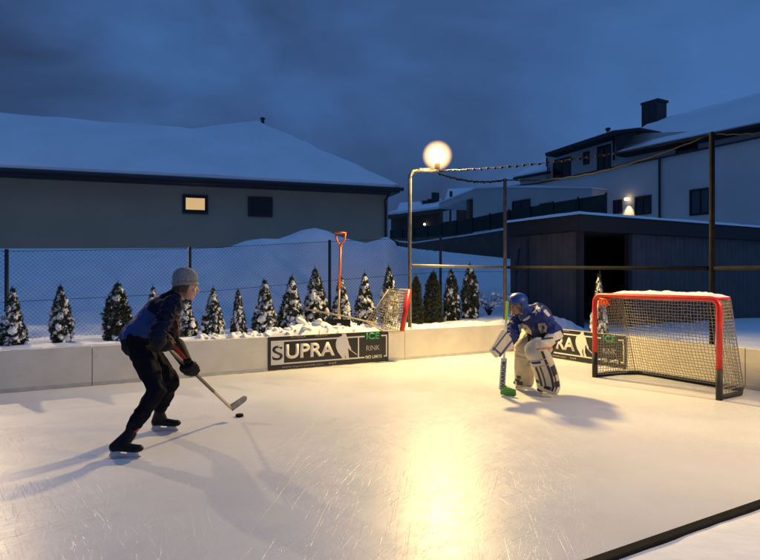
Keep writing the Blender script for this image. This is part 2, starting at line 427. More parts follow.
# ------------------------------------------------------------------ advertising sign (built at the origin, x along, z up, faces -y)
sgn_black = mat('sign_black', (0.012, 0.011, 0.011), 0.4)
sgn_white = mat('sign_white', (0.70, 0.68, 0.64), 0.5)
sgn_green = mat('sign_green', (0.01, 0.34, 0.13), 0.5)
sgn_grey = mat('sign_grey', (0.40, 0.38, 0.35), 0.5)
s0, _ = PN(267.6, 350, N_FAR); s1, _ = PN(388, 350, N_FAR)
SW = s1 - s0
def sl(u, v):
    s, z = PN(u, v, N_FAR); return s-s0, z-0.005
def make_sign(label):
    t = thing('advertising_sign', label, 'sign', (0, 0, 0), 'advertising signs on the rink boards')
    m_ = MB(); m_.box((SW/2, -0.004, 0.262), (SW, 0.008, 0.515)); m_.build('backing', sgn_black, t, bevel=0.003)
    def bar(x0, z0, x1, z1, m, nm, d=0.002, y=-0.008):
        q = MB(); q.box(((x0+x1)/2, y-d/2, (z0+z1)/2), (abs(x1-x0), d, abs(z1-z0))); return q.build(nm, m, t)
    xl = sl(270.6, 350)[0]; xs_ = sl(283.5, 350)[0]
    ztop = sl(271, 341)[1]; zbot = sl(271, 365.2)[1]
    bar(xl, zbot, xs_, ztop, sgn_white, 'letter_box')
    x1 = sl(364, 340)[0]
    fr = MB(); lw = 0.022
    def fb(x0, z0, x1, z1): fr.box(((x0+x1)/2, -0.009, (z0+z1)/2), (x1-x0, 0.002, z1-z0))
    fb(xs_, ztop-lw, x1, ztop); fb(xs_, zbot, x1, zbot+lw)
    xv = sl(358, 345)[0]; fb(xv-lw/2, zbot+lw+0.001, xv+lw/2, ztop-lw-0.001)
    xr = sl(386.5, 345)[0]; xa = sl(380.8, 345)[0]; xb = sl(383.2, 345)[0]
    fb(xa, ztop-lw, xr, ztop); fb(xb, zbot, xr, zbot+lw); fb(xr-lw, zbot+lw+0.001, xr, ztop-lw-0.001)
    fr.build('frame_line', sgn_white, t)
    def txt(body, u0, v0, u1, v1, m, bold=0.0, y=-0.0081, d=0.002):
        (xa, za), (xb_, zb) = sl(u0, v1), sl(u1, v0)
        zmid0, zmid1 = sl((u0+u1)/2, v1)[1], sl((u0+u1)/2, v0)[1]
        me = text_mesh(body, xb_-xa, abs(zmid1-zmid0), d, bold)
        me.materials.append(m); q = bpy.data.objects.new('lettering', me); COL.objects.link(q)
        q.parent = t; q.location = (xa, y, min(zmid0, zmid1)); ORG[q.name] = Vector((0, 0, 0)); return q
    txt('S', 271.9, 345.6, 282.3, 360.2, sgn_black, 0.012, y=-0.0102)
    txt('UPRA', 285.3, 342.9, 334.3, 357.2, sgn_white, 0.03)
    txt('ICE', 365.8, 332.6, 378.8, 339.2, sgn_green, 0.02)
    txt('RINK', 365.8, 345.2, 379.2, 350.2, sgn_grey)
    txt('NO LIMITS', 365.2, 355.0, 381.2, 358.2, sgn_white, 0.02)
    txt('OUTDOOR', 290.5, 335.5, 305.5, 337.7, sgn_grey)
    txt('INDOOR', 315, 334, 327, 336.2, sgn_grey)
    txt('www.supra-icerink.com', 281.5, 364.6, 323, 366.8, sgn_grey)
    txt('tel', 328, 361.8, 335.5, 363.8, sgn_grey)
    # player silhouette
    pl = [(343, 331.2), (344.6, 331.6), (345.3, 333.5), (344.8, 335.6), (346.6, 337.4), (347.6, 340.5), (348.6, 344.5), (350.3, 347.6), (350.6, 350.6), (349.2, 350.0), (347.4, 347.2), (346.6, 346.2),
          (346.8, 350), (346.9, 354.5), (348.4, 358.0), (345.6, 358.2), (344.6, 354.5), (344, 350.6), (343, 352.2), (343.4, 355.2), (344.6, 358.6), (342, 358.6), (340.2, 355.6), (337.5, 352.2), (335.6, 347.6), (335.2, 343.6), (336.2, 339.5), (339, 336.8), (341.6, 335.8), (341.3, 333.2), (341.8, 331.6)]
    q = MB(); pts = []
    for u, v in pl:
        x, z = sl(u, v); pts.append((x, -0.0081, min(z, 0.512)))
    bmf = q.face(pts); bmesh.ops.triangulate(q.bm, faces=q.bm.faces[:])
    g = bmesh.ops.extrude_face_region(q.bm, geom=list(q.bm.faces))
    for v in g['geom']:
        if isinstance(v, bmesh.types.BMVert): v.co.y -= 0.004
    a_ = sl(350, 350); b_ = sl(356.5, 354.6)
    q.tube([(a_[0], -0.0105, a_[1]), (b_[0], -0.0105, b_[1])], 0.005, 5)
    q.build('player_figure', sgn_white, t)
    return t
sg = make_sign('black and white SUPRA ICE RINK sign on the long board below the snow pile')
p_ = RK(s0, N_FAR-0.010); sg.location = (p_.x, p_.y, 0.005); sg.rotation_euler = (0, 0, A)
sg2 = copy_tree(sg); sg2['label'] = 'SUPRA sign on the end board, partly hidden between the goalkeeper and the goal'
xp = sl(342.5, 345)[0]; nn_ = on_s(582.5, S_END)
p_ = RK(S_END-0.010, nn_ + xp); sg2.location = (p_.x, p_.y, 0.005); sg2.rotation_euler = (0, 0, A - math.pi/2)

# ------------------------------------------------------------------ ball net frame and flood lights
POSTS = {}
POLE1 = RK(5.57, 8.80); POLE2 = RK(7.80, 8.80); POLE3 = RK(8.0, on_s(712, 8.0))
lamp_glass = mat('lamp_glass', (1, 0.9, 0.7), 0.3, emit=(1.0, 0.72, 0.36), estr=9.0)
lamp_halo = bpy.data.materials.new('halo_glow'); lamp_halo.use_nodes = True
_t = lamp_halo.node_tree; _t.nodes.clear(); _o = _t.nodes.new('ShaderNodeOutputMaterial'); _v = _t.nodes.new('ShaderNodeVolumePrincipled')
_v.inputs['Density'].default_value = 0.0; _v.inputs['Emission Color'].default_value = (1.0, 0.50, 0.16, 1)
_t.links.new(_v.outputs[0], _o.inputs['Volume'])
# halo round the bulb imitated by a glowing volume that fades outwards
_c = _t.nodes.new('ShaderNodeNewGeometry'); _ob = _t.nodes.new('ShaderNodeTexCoord')
_ds = _t.nodes.new('ShaderNodeVectorMath'); _ds.operation = 'DISTANCE'
_t.links.new(_c.outputs['Position'], _ds.inputs[0])
_mr = _t.nodes.new('ShaderNodeMapRange'); _mr.inputs['From Min'].default_value = 0.13; _mr.inputs['From Max'].default_value = 0.285; _mr.inputs['To Min'].default_value = 13.0; _mr.inputs['To Max'].default_value = 0.0
_t.links.new(_ds.outputs['Value'], _mr.inputs['Value']); _t.links.new(_mr.outputs[0], _v.inputs['Emission Strength'])
LAMP1 = RK(6.17, 8.80, 3.69); _ds.inputs[1].default_value = LAMP1
def flood(root, at, aim, r=0.15, halo=True):
    d = (Vector(aim)-Vector(at)).normalized()
    q = MB(); q.ell(at, (r*.92, r*.92, r*.92), seg=24, rings=14); q.build('bulb', lamp_glass, root, smooth=True)
    if halo: q = MB(); q.ell(at, (r*1.75, r*1.75, r*1.75), seg=32, rings=20) and q.build('halo_volume', lamp_halo, root, smooth=True)  # added glow shell, stands in for the halo round the bulb
    q = MB(); q.cap(Vector(at)+Vector((0, 0, -r-0.05)), Vector(at)+Vector((0, 0, -r+0.01)), 0.05, 0.055); q.build('socket', dsteel, root, smooth=True)
t = thing('lamp_post', 'bare steel post behind the long board with a glowing warm flood lamp on its arm', 'lamp post', POLE1)
LAMP1 = RK(6.17, 8.80, 3.69)
q = MB(); q.tube([POLE1, POLE1+Vector((0, 0, 3.25)), POLE1+Vector((0, 0, 3.30))+(RK(0.02, 0)), RK(5.64, 8.80, 3.35), RK(5.8, 8.80, 3.375), RK(6.17, 8.80, 3.41)], 0.034, 14)
q.build('pole', steel, t, smooth=True)
flood(t, LAMP1, (0, 0, 0), 0.165)
q = MB(); q.tube([RK(6.17, 8.80, 3.41), RK(6.17, 8.80, 3.52)], 0.02, 8); q.build('bracket', dsteel, t)
q = MB(); q.tube([POLE1+RK(-.035, -.03, 0.1), POLE1+RK(-.035, -.03, 3.2), RK(5.75, 8.76, 3.40), RK(6.1, 8.76, 3.44)], 0.008, 6); q.build('cable', black, t)
def spot(name, at, aim, power, col, size=168, rad=0.09, blend=0.5):
    l = bpy.data.lights.new(name, 'SPOT'); l.energy = power; l.color = col; l.spot_size = R(size); l.spot_blend = blend; l.shadow_soft_size = rad
    ob = bpy.data.objects.new(name, l); COL.objects.link(ob); ob.location = at
    ob.rotation_euler = (Vector(aim)-Vector(at)).to_track_quat('-Z', 'Y').to_euler(); return ob
a1 = RK(6.17-0.02, 8.80-0.19, 3.66)
spot('flood_light', a1, RK(4.3, 3.0, 0), 2200, (1.0, 0.68, 0.23), 168, 0.22)
# second flood lamp outside the frame on the left: it casts the skater's long shadow to the right
L2B = Vector((-9.9, 14.0, 1.9)); LAMP2 = Vector((-9.8, 13.9, 6.1))
t = thing('street_lamp', 'tall street lamp beside the dark house, beyond the left edge', 'street lamp', L2B)
q = MB(); q.tube([L2B, L2B+Vector((0, 0, 4.3))], [0.07, 0.045], 12); q.build('pole', dsteel, t, smooth=True)
flood(t, LAMP2+Vector((-0.1, 0.1, 0.35)), (0, 0, 0), 0.15, False)
spot('street_light', LAMP2, (-0.6, 2.6, 0), 2100, (1.0, 0.73, 0.42), 50, blend=0.6)

# third flood lamp, off frame to the right: lights the board faces and throws the keeper's second shadow to the left
L3B = RK(8.05, 0.5); LAMP3 = RK(7.95, 0.5, 3.85)
t = thing('rink_lamp', 'flood lamp post outside the near right corner of the rink', 'lamp post', L3B)
q = MB(); q.tube([L3B, L3B+Vector((0, 0, 3.6))], 0.04, 12); q.build('pole', dsteel, t, smooth=True)
flood(t, L3B+Vector((0, 0, 3.85)), (0, 0, 0), 0.12, False)
spot('corner_flood_light', RK(7.75, 0.6, 3.85), RK(2.0, 7.0, 0.0), 1150, (1.0, 0.68, 0.29), 95, 0.18, 0.6)

q = MB(); aim3 = (RK(2.0, 7.0)-RK(7.75, 0.6)).normalized(); hc3 = RK(7.75, 0.6, 3.85); ringo = []
for k in range(-12, 13):
    d_ = Matrix.Rotation(R(k*8), 3, 'Z') @ aim3; ringo.append(hc3 + d_*0.42)
for a_, b_ in zip(ringo, ringo[1:]): q.face([a_+Vector((0, 0, -0.135)), b_+Vector((0, 0, -0.135)), b_+Vector((0, 0, 0.32)), a_+Vector((0, 0, 0.32))])
for a_, b_ in zip(ringo, ringo[1:]): q.face([a_+Vector((0, 0, 0.32)), b_+Vector((0, 0, 0.32)), hc3+Vector((0, 0, 0.32))])
q.build('added_light_shield', dsteel, t)  # unseen shield added to keep this lamp's light off the snow bank

def post(pt, h, label, m, r=0.036, nm='net_post'):
    q = MB(); q.tube([pt+Vector((0, 0, -0.2)), pt+Vector((0, 0, h))], r, 12); q.ell(pt+Vector((0, 0, h)), (r, r, r*0.8), seg=12, rings=6)
    return tag(q.build(nm, m, None, smooth=True), label, 'post', 'posts carrying the ball net')
post(POLE2, 3.38, 'brown steel net post rising behind the goalkeeper at the rink corner', dsteel)
post(POLE3, 3.45, 'steel net post rising behind the red goal', dsteel2)
post(RK(8.0, 2.7), 3.45, 'steel net post at the near end of the end board, right of the goal', dsteel2)
def rail(a, b, label, m, r=0.03):
    q = MB(); q.tube([a, b], r, 10); return tag(q.build('net_rail', m, None, smooth=True), label, 'rail', 'rails between the net posts')
rail(POLE1+Vector((0, 0, 1.655))+RK(0.05, 0), POLE2+Vector((0, 0, 1.64))-RK(0.05, 0), 'horizontal steel rail between lamp post and corner post', steel, 0.028)
rail(POLE2+Vector((0, 0, 1.64))+RK(0.04, -.04), POLE3+Vector((0, 0, 1.57))+RK(0, 0.04), 'horizontal steel rail from the corner post to the post behind the goal', dsteel2)
rail(POLE3+Vector((0, 0, 1.57))+RK(0, -0.04), RK(8.0, 2.74, 1.57), 'horizontal steel rail right of the post behind the goal', dsteel2)
cord = mat('dark_cord', (0.018, 0.018, 0.02), 0.9, spec=0.1)
def rope(a, b, sag, label, knots=0, r=0.008, knot_to=1.0):
    a = Vector(a); b = Vector(b); pts = []
    for i in range(41):
        f = i/40; p = a.lerp(b, f); p.z -= sag*4*f*(1-f) + 0.006*math.sin(i*1.9); pts.append(p)
    t = thing('net_rope', label, 'rope', a, 'ropes of the gathered ball net')
    q = MB(); q.tube(pts, r, 6); q.build('rope', cord, t)
    for k in range(knots):
        q = MB()
        f = (k+0.5)/knots*knot_to; i = min(39, int(f*40)); p = pts[i].lerp(pts[i+1], f*40-i)
        q.ell(p+Vector((0, 0, -0.008)), (0.030+0.010*random.random(), 0.02, 0.020), Matrix.Rotation(random.uniform(-.4, .4), 4, 'Y'), 8, 5)
        q.build('net_bunch', cord, t)
    return t
P2T = POLE2+Vector((0, 0, 3.38)); P3T = POLE3+Vector((0, 0, 3.45)); LT = RK(6.2, 8.80, 3.42)
rope(LT, P3T+Vector((0, 0, -0.02)), 0.10, 'bunched net rope hanging from the lamp arm towards the post behind the goal', 24, 0.009, 0.72)
rope(LT+Vector((0, 0, -0.05)), P2T, 0.09, 'bunched net rope sagging from lamp arm to the corner post', 20, 0.012)
rope(P2T, P3T, 0.22, 'thin net rope between corner post and post behind the goal', 0, 0.012)
rope(P3T, RK(8.0, 2.7, 3.45), 0.15, 'thin net rope leading right from the post behind the goal', 0, 0.010)

# ------------------------------------------------------------------ chain link fence
NF = 10.15
fence_steel = mat('fence_steel', (0.02, 0.022, 0.026), 0.5, 0.2)
wire = mat('fence_wire', (0.028, 0.032, 0.038), 0.5, 0.2)
fs = [-5.8, -3.2, -0.6, 2.015, 4.61, 7.2, 9.7]; ft = [1.75, 1.80, 1.86, 1.958, 2.16, 2.34, 2.36]
def ftop(s): return interp(s, list(zip(fs, ft)))
t = thing('chain_link_fence', 'dark chain link fence between thujas and the snow bank', 'fence', RK(2, NF, 0.45))
for s_, z_ in zip(fs, ft):
    q = MB(); q.tube([RK(s_, NF, 0.2), RK(s_, NF, z_)], 0.028, 8); q.build('post', fence_steel, t, smooth=True)
q = MB()
for zz in (0.0, -0.75):
    q.tube([RK(s_, NF, z_+zz-0.03) for s_, z_ in zip(fs, ft)], 0.004, 4)
q.build('tension_wire', wire, t)
q = MB(); cell = 0.062; z0 = 0.35; hh = 1.9; s_ = fs[0]
k = fs[0]-2.2
while k < fs[-1]:
    for sg_ in (1, -1):
        # wire from (k, z0) rising to k+..., clipped to fence rectangle and top line
        pts = []
        for f in (0, 1):
            ss = (k + 2.2*f) if sg_ == 1 else (k+2.2 - 2.2*f)
            pts.append([ss, z0 + 2.2*f])
        (sa, za), (sb, zb) = pts
        def clip_lo(sa, za, sb, zb):
            # move the start inside [fs0, fs-1]
            for lim, cmp_ in ((fs[0], lambda v: v < fs[0]), (fs[-1], lambda v: v > fs[-1])):
                if cmp_(sa): f = (lim-sa)/(sb-sa) if sb != sa else 0; za += (zb-za)*f; sa = lim
            return sa, za
        if (sa < fs[0] and sb < fs[0]) or (sa > fs[-1] and sb > fs[-1]): continue
        sa, za = clip_lo(sa, za, sb, zb); sb, zb = clip_lo(sb, zb, sa, za)
        lo, hi = 0.0, 1.0
        for _ in range(12):
            mid = (lo+hi)/2; ss = sa+(sb-sa)*mid; zz = za+(zb-za)*mid
            if zz < ftop(ss)-0.03: lo = mid
            else: hi = mid
        sb, zb = sa+(sb-sa)*lo, za+(zb-za)*lo
        if abs(zb-za) > 0.02: q.tube([RK(sa, NF+0.003*sg_, za), RK(sb, NF+0.003*sg_, zb)], 0.0019, 3, cap=False)
    k += cell
q.build('wire_mesh', wire, t)

# ------------------------------------------------------------------ thujas
leaf = mat('thuja_foliage', (0.020, 0.032, 0.016), 0.8, col2=(0.050, 0.060, 0.026), vscale=14)
leaf_br = mat('thuja_foliage_brown', (0.035, 0.028, 0.018), 0.8, col2=(0.065, 0.045, 0.026), vscale=14)
bark = mat('bark', (0.07, 0.05, 0.035), 0.9, bump=0.3)
tsnow = mat('clinging_snow', (0.80, 0.81, 0.84), 0.8, bump=0.3, bscale=30)
def thuja_meshes(seed, snowy, fm):
    rnd = random.Random(seed); bm = bmesh.new()
    Hh, Rr = 1.0, 0.19
    def rad(h):
        return Rr*min(1, (1-h)*1.35)**0.8*(0.85+0.15*math.sin(h*5+seed))*(0.55+0.45*min(1, h/0.12+0.3))
    nsp = 1500
    lumps = [(rnd.random(), rnd.random()*6.28, rnd.uniform(0.6, 1.25)) for _ in range(16)]
    for i in range(nsp):
        h = rnd.random()**1.25*0.97+0.02; a = rnd.random()*6.283
        rr = rad(h)
        for (lh, la, lk) in lumps:
            d = ((h-lh)/0.09)**2 + (min(abs(a-la), 6.283-abs(a-la))/0.6)**2
            if d < 1: rr *= 1+(lk-1)*(1-d)
        r = rr*(0.35+0.65*rnd.random()**0.4)
        p = Vector((math.cos(a)*r, math.sin(a)*r, h*Hh))
        # spray: upward, slightly outward fan of pointed leaves
        L = rnd.uniform(0.045, 0.085)*(1.0 if h < 0.85 else 0.8)
        dirv = Vector((math.cos(a)*0.55+rnd.uniform(-.3, .3), math.sin(a)*0.55+rnd.uniform(-.3, .3), 1.0)).normalized()
        side = dirv.cross(Vector((rnd.uniform(-1, 1), rnd.uniform(-1, 1), rnd.uniform(-.3, .3)))).normalized()
        for k in (-1, 0, 1):
            d2 = (dirv + side*0.55*k).normalized(); w = side*L*0.17
            b0 = p + d2*L*0.15
            f = [b0 - w, b0 + w, p + d2*L*(1.0 if k == 0 else 0.75)]
            vs = [bm.verts.new(x) for x in f]; bm.faces.new(vs)
    # leader
    for k in range(5):
        a = k*1.3; b0 = Vector((0, 0, 0.95)); vs = [bm.verts.new(b0+Vector((math.cos(a)*.012, math.sin(a)*.012, 0))), bm.verts.new(b0-Vector((math.cos(a)*.012, math.sin(a)*.012, 0))), bm.verts.new(Vector((rnd.uniform(-.02, .02), rnd.uniform(-.02, .02), 1.05+0.02*k)))]; bm.faces.new(vs)
    me = bpy.data.meshes.new('crown'); bm.to_mesh(me); bm.free(); me.materials.append(fm)
    q = MB(); q.tube([(0, 0, -0.1), (0, 0, 0.5), (0, 0, 0.98)], [0.018, 0.012, 0.003], 6)
    q.bm.normal_update(); mt_ = bpy.data.meshes.new('trunk'); q.bm.to_mesh(mt_); q.bm.free(); mt_.materials.append(bark)
    ms = None
    if snowy > 0:
        q = MB()
        for i in range(int(230*snowy)):
            h = rnd.random()**0.85*0.92+0.05; a = rnd.random()*6.283; r = rad(h)*rnd.uniform(0.80, 1.12)
            k = rnd.uniform(0.6, 1.3)*(0.85 if h > .7 else 1.0)
            k = k*rnd.choice((0.4, 0.5, 0.6, 0.75, 0.9, 1.15))
            q.ell((math.cos(a)*r, math.sin(a)*r, h), (0.018*k, 0.030*k, 0.052*k*rnd.uniform(.6, 1.3)), Euler((rnd.uniform(-.5, .5), -0.25+rnd.uniform(-.3, .3), a+rnd.uniform(-.3, .3))).to_matrix().to_4x4(), 10, 8)
        for i in range(int(6*snowy)):
            q.ell((rnd.uniform(-.012, .012), rnd.uniform(-.012, .012), 0.86+0.02*i), (0.022, 0.022, 0.022), None, 8, 6)
        for v in q.bm.verts:
            v.co += Vector((noise.noise(v.co*60), noise.noise(v.co*60+Vector((9, 0, 0))), noise.noise(v.co*60+Vector((0, 9, 0)))))*0.024 + Vector((noise.noise(v.co*24), noise.noise(v.co*24+Vector((5, 0, 0))), 0))*0.02
        ms = bpy.data.meshes.new('snow'); q.bm.to_mesh(ms); q.bm.free(); ms.materials.append(tsnow)
        for p in ms.polygons: p.use_smooth = True
    return me, mt_, ms
VARS = [thuja_meshes(i, s_, m_) for i, (s_, m_) in enumerate([(1.0, leaf), (1.15, leaf), (0.75, leaf_br), (0.0, leaf), (0.35, leaf), (0.9, leaf)])]
def thuja(x, y, z, h, wid, var, label, rot):
    t = thing('thuja_tree', label, 'tree', (x, y, z), 'young thujas in a row behind the rink boards')
    cm, tm, sm2 = VARS[var]
    for nm, m_ in (('crown', cm), ('trunk', tm), ('snow', sm2)):
        if m_ is None: continue
        o = bpy.data.objects.new(nm, m_); COL.objects.link(o); o.parent = t
    t.rotation_euler = (random.uniform(-.03, .03), random.uniform(-.03, .03), rot); t.scale = (h*wid, h*wid, h)
    return t
TH = [(12, 288, 1.0, 1, 'snow-dusted young thuja close to the far left end of the hedge row'),
      (62, 286, 0.95, 5, 'snow-dusted young thuja left of the broad dark thuja'),
      (117, 283, 1.35, 4, 'broad dark young thuja with little snow, left of the skater'),
      (153, 287, 0.9, 0, 'young thuja showing above the back of the skater'),
      (186, 290, 1.05, 1, 'young snowy thuja in front of the skater\'s chest'),
      (213, 288, 1.0, 0, 'small snowy thuja just right of the skater'),
      (239, 290, 0.85, 2, 'slim brownish thuja with little snow, second right of the skater'),
      (265, 280, 1.05, 1, 'snowy thuja standing above the left edge of the sign'),
      (291, 277, 1.05, 0, 'snowy thuja above the letter U of the sign'),
      (317, 269, 1.0, 5, 'tall snowy thuja beside the fence post left of the shovel'),
      (342, 277, 1.0, 1, 'snowy thuja standing behind the orange shovel'),
      (365, 273, 0.9, 0, 'snowy thuja between the shovel and the tipped net'),
      (389, 267, 0.8, 5, 'snow-tipped thuja peeping over the tipped net'),
      (415, 276, 1.0, 3, 'dark thuja without snow directly right of the lamp post'),
      (432, 272, 1.2, 3, 'plain dark thuja left of the fence post with the rail above'),
      (452, 270, 0.95, 4, 'thuja with a little snow just right of the dark fence post'),
      (470, 264, 0.95, 4, 'last thuja of the row, left of the snowy bush')]
for i, (u, v, w, var, lab) in enumerate(TH):
    n = 9.36 if u < 400 else 9.55
    s_ = on_n(u, n); b = RK(s_, n); z = H(b.x, b.y)-0.04; top = zat(v, b.y)
    thuja(b.x, b.y, z, (top-z)/1.03, w*1.15, var, lab, i*1.7)
# snowy thuja behind the goal, at the shed opening
b = P(599, 300, 10.6); z = 0.30
t = thuja(b.x, b.y, z, (zat(274, b.y)-z)/1.03, 0.7, 1, 'very snowy thuja standing at the left post of the red goal', 2.0); t['group'] = 'young thujas in a row behind the rink boards'
# leafless snowy bush
bc = P(489, 315, 12.6); bz = H(bc.x, bc.y)
t = thing('snowy_bush', 'leafless bush bent under snow left of the corner net post', 'bush', (bc.x, bc.y, bz))
q = MB(); qs = MB(); rb = random.Random(4)
for i in range(34):
    a = rb.random()*6.28; L = rb.uniform(0.35, 1.0); pts = []
    for k in range(7):
        f = k/6; pts.append(Vector((bc.x, bc.y, bz)) + Vector((math.cos(a)*L*0.55*f, math.sin(a)*L*0.55*f, L*(f*1.15-0.65*f*f))) + Vector((rb.uniform(-.02, .02), rb.uniform(-.02, .02), 0)))
    q.tube(pts, [0.009*(1-0.12*k) for k in range(7)], 4)
    for k in range(2, 7):
        if rb.random() < 0.6: qs.ell(pts[k]+Vector((0, 0, .015)), (rb.uniform(.02, .06), rb.uniform(.02, .05), rb.uniform(.015, .035)), None, 8, 5)
q.build('twigs', bark, t); qs.build('snow', tsnow, t, smooth=True)

# snow chunks on the pile
q = MB(); rb = random.Random(12)
for i in range(260):
    u = rb.uniform(195, 392); n = N_FAR+rb.uniform(0.07, 0.65)
    s_ = on_n(u, n); b = RK(s_, n); h = H(b.x, b.y)
    r = 0.007 + 0.060*rb.random()**3
    q.ell((b.x, b.y, h+r*0.1), (r*rb.uniform(.8, 1.6), r*rb.uniform(.7, 1.1), r*rb.uniform(.5, .9)), Euler((rb.uniform(-.6, .6), rb.uniform(-.6, .6), rb.random()*6)).to_matrix().to_4x4(), 12, 8)
for v in q.bm.verts: v.co += Vector((noise.noise(v.co*34), noise.noise(v.co*34+Vector((9, 0, 0))), noise.noise(v.co*34+Vector((0, 9, 0)))))*0.013 + Vector((0, 0, 0.012*noise.noise(v.co*90)))
o = q.build('snow_chunks', snow, None, smooth=True); o['kind'] = 'stuff'; tag(o, 'lumps of shovelled snow heaped behind the long board', 'snow')

# ------------------------------------------------------------------ shovel, pole and tipped small net behind the board
orange = mat('orange_plastic', (0.75, 0.16, 0.01), 0.45)
red = mat('red_paint', (0.50, 0.012, 0.012), 0.4, var=0.12, vscale=9)
netting = mat('white_net_cord', (0.33, 0.30, 0.24), 0.85)
wood = mat('pale_wood', (0.45, 0.38, 0.28), 0.6, var=0.15)
Yv = 9.9
t = thing('snow_shovel', 'shovel with orange D handle and orange shaft stuck in the snow pile', 'shovel', P(340, 322, Yv))
a = P(340.5, 246, Yv); b_ = P(338.3, 318, Yv)
m1 = P(339.4, 289, Yv)
q = MB(); q.tube([a, m1], 0.019, 10); q.build('grip_sleeve', orange, t, smooth=True)
q = MB(); q.tube([m1, b_], 0.016, 10); q.build('shaft', wood, t, smooth=True)
q = MB(); tl = P(335.5, 233, Yv); tr = P(345.5, 233, Yv); ml = P(336.5, 239.5, Yv); mr = P(344.5, 239.5, Yv)
q.tube([a, ml, tl], 0.015, 8); q.tube([a, mr, tr], 0.015, 8); q.tube([tl, tr], 0.017, 8); q.ell(tl, 0.017); q.ell(tr, 0.017); q.ell(a, (0.03, 0.02, 0.035))
q.build('handle', orange, t, smooth=True)
q = MB(); bb = b_ + Vector((0, 0, -0.02))
grid = []
for i in range(7):
    for j in range(7):
        x = (i-3)/3*0.21; z = -j/6*0.33; y = 0.05*(x/0.21)**2 + 0.02*(j/6)
        grid.append(q.bm.verts.new(bb+Vector((x, -y, z))))
for i in range(6):
    for j in range(6): q.bm.faces.new([grid[i*7+j], grid[(i+1)*7+j], grid[(i+1)*7+j+1], grid[i*7+j+1]])
bmesh.ops.solidify(q.bm, geom=q.bm.faces[:], thickness=0.006)
q.build('blade', black, t)
q = MB(); q.tube([P(305, 309, 9.7), P(345, 316.5, 9.6), P(378, 324, 9.5)], 0.013, 8)
tag(q.build('wooden_pole', wood, None, smooth=True), 'pale thin pole lying across the snow pile beside the shovel', 'pole')

def net_patch(q, c00, c10, c11, c01, cu, cv, r=0.0035, sag=0.0, nrm=Vector((0, 0, 0)), seed=0, jit=0.004, seg=4):
    """cord mesh over a bilinear patch, sagging by `sag` along nrm"""
    rb = random.Random(seed)
    pt = {}
    for i in range(cu+1):
        for j in range(cv+1):
            u, v = i/cu, j/cv
            p = (c00*(1-u)*(1-v) + c10*u*(1-v) + c11*u*v + c01*(1-u)*v) + nrm*sag*math.sin(math.pi*u)*math.sin(math.pi*v)
            edge = i in (0, cu) or j in (0, cv)
            if not edge: p = p + Vector((rb.uniform(-jit, jit), rb.uniform(-jit, jit), rb.uniform(-jit, jit)))
            pt[i, j] = p
    for j in range(cv+1): q.tube([pt[i, j] for i in range(cu+1)], r, seg, cap=False)
    for i in range(cu+1): q.tube([pt[i, j] for j in range(cv+1)], r, seg, cap=False)

t = thing('tipped_net', 'small old hockey net with a red post lying tipped over behind the board', 'goal net', P(395, 326, 10.2))
pa = P(402, 331, 10.0); pb = P(409, 290, 10.15)          # red post
pc = P(366, 322, 10.25); pd = P(389, 289, 10.5); pe = P(383, 331, 9.85)
q = MB(); q.tube([pa, pb], 0.045, 12); q.build('post', red, t, smooth=True)
q = MB(); q.tube([pb, pd], 0.012, 8); q.tube([pd, pc], 0.010, 8); q.tube([pc, pe, pa], 0.014, 8); q.build('frame', wood, t, smooth=True)
q = MB(); net_patch(q, pa, pb, pd, pc, 15, 16, 0.0045, 0.12, Vector((0, -1, -0.2)), 3, 0.006)
net_patch(q, pe, pa, pb, pd, 8, 15, 0.004, 0.10, Vector((-0.3, -1, -0.2)), 4, 0.006)
q.build('netting', netting, t)

# ------------------------------------------------------------------ the goal
GS, GN = 6.83, 5.79; GW = 1.80; GH = 1.19; GD = 0.78
red2 = mat('goal_red', (0.62, 0.02, 0.012), 0.38, var=0.15, vscale=7, bump=0.05)
t = thing('hockey_goal', 'red framed hockey goal with cord netting and snow on its top, at the right', 'hockey goal', RK(GS, GN-GW/2))
def G(a, b, z): return RK(GS+b, GN-a, z)        # a: along the mouth (0 = left post), b: back, z: up
pts = [G(0, 0, 0.35)]; rr_ = 0.11
for k in range(7):
    an = math.pi/2*k/6; pts.append(G(rr_-rr_*math.cos(an), 0, GH-rr_+rr_*math.sin(an)))
ptl = pts[:]
for k in range(7):
    an = math.pi/2*k/6; ptl.append(G(GW-rr_+rr_*math.sin(an), 0, GH-rr_+rr_*math.cos(an)))
ptl.append(G(GW, 0, 0.35))
q = MB(); q.tube(ptl, 0.034, 14); q.build('frame', red2, t, smooth=True)
pad = mat('black_pad_and_post_shade', (0.02, 0.02, 0.022), 0.7)
for a_ in (0, GW):
    q = MB(); q.tube([G(a_, 0, 0.0), G(a_, 0, 0.36)], 0.037, 14); q.build('post_painted_shade', pad, t, smooth=True)  # shade on the lower red posts, put in as black colour
q = MB()
bp_ = [G(0, 0.02, 0.03), G(0.02, GD*0.6, 0.03), G(0.16, GD-0.03, 0.03), G(0.35, GD, 0.03), G(GW-0.35, GD, 0.03), G(GW-0.16, GD-0.03, 0.03), G(GW-0.02, GD*0.6, 0.03), G(GW, 0.02, 0.03)]
q.tube(bp_, 0.03, 10); q.build('base_bar', pad, t, smooth=True)
tb = 0.50
q = MB(); tp = [G(0.05, 0.0, GH+0.005), G(0.06, tb*0.6, GH), G(0.25, tb, GH-0.01), G(GW-0.25, tb, GH-0.01), G(GW-0.06, tb*0.6, GH), G(GW-0.05, 0, GH+0.005)]
q.tube(tp, 0.016, 8); q.build('top_frame', red2, t, smooth=True)
q = MB(); Dn = RK(1, 0)
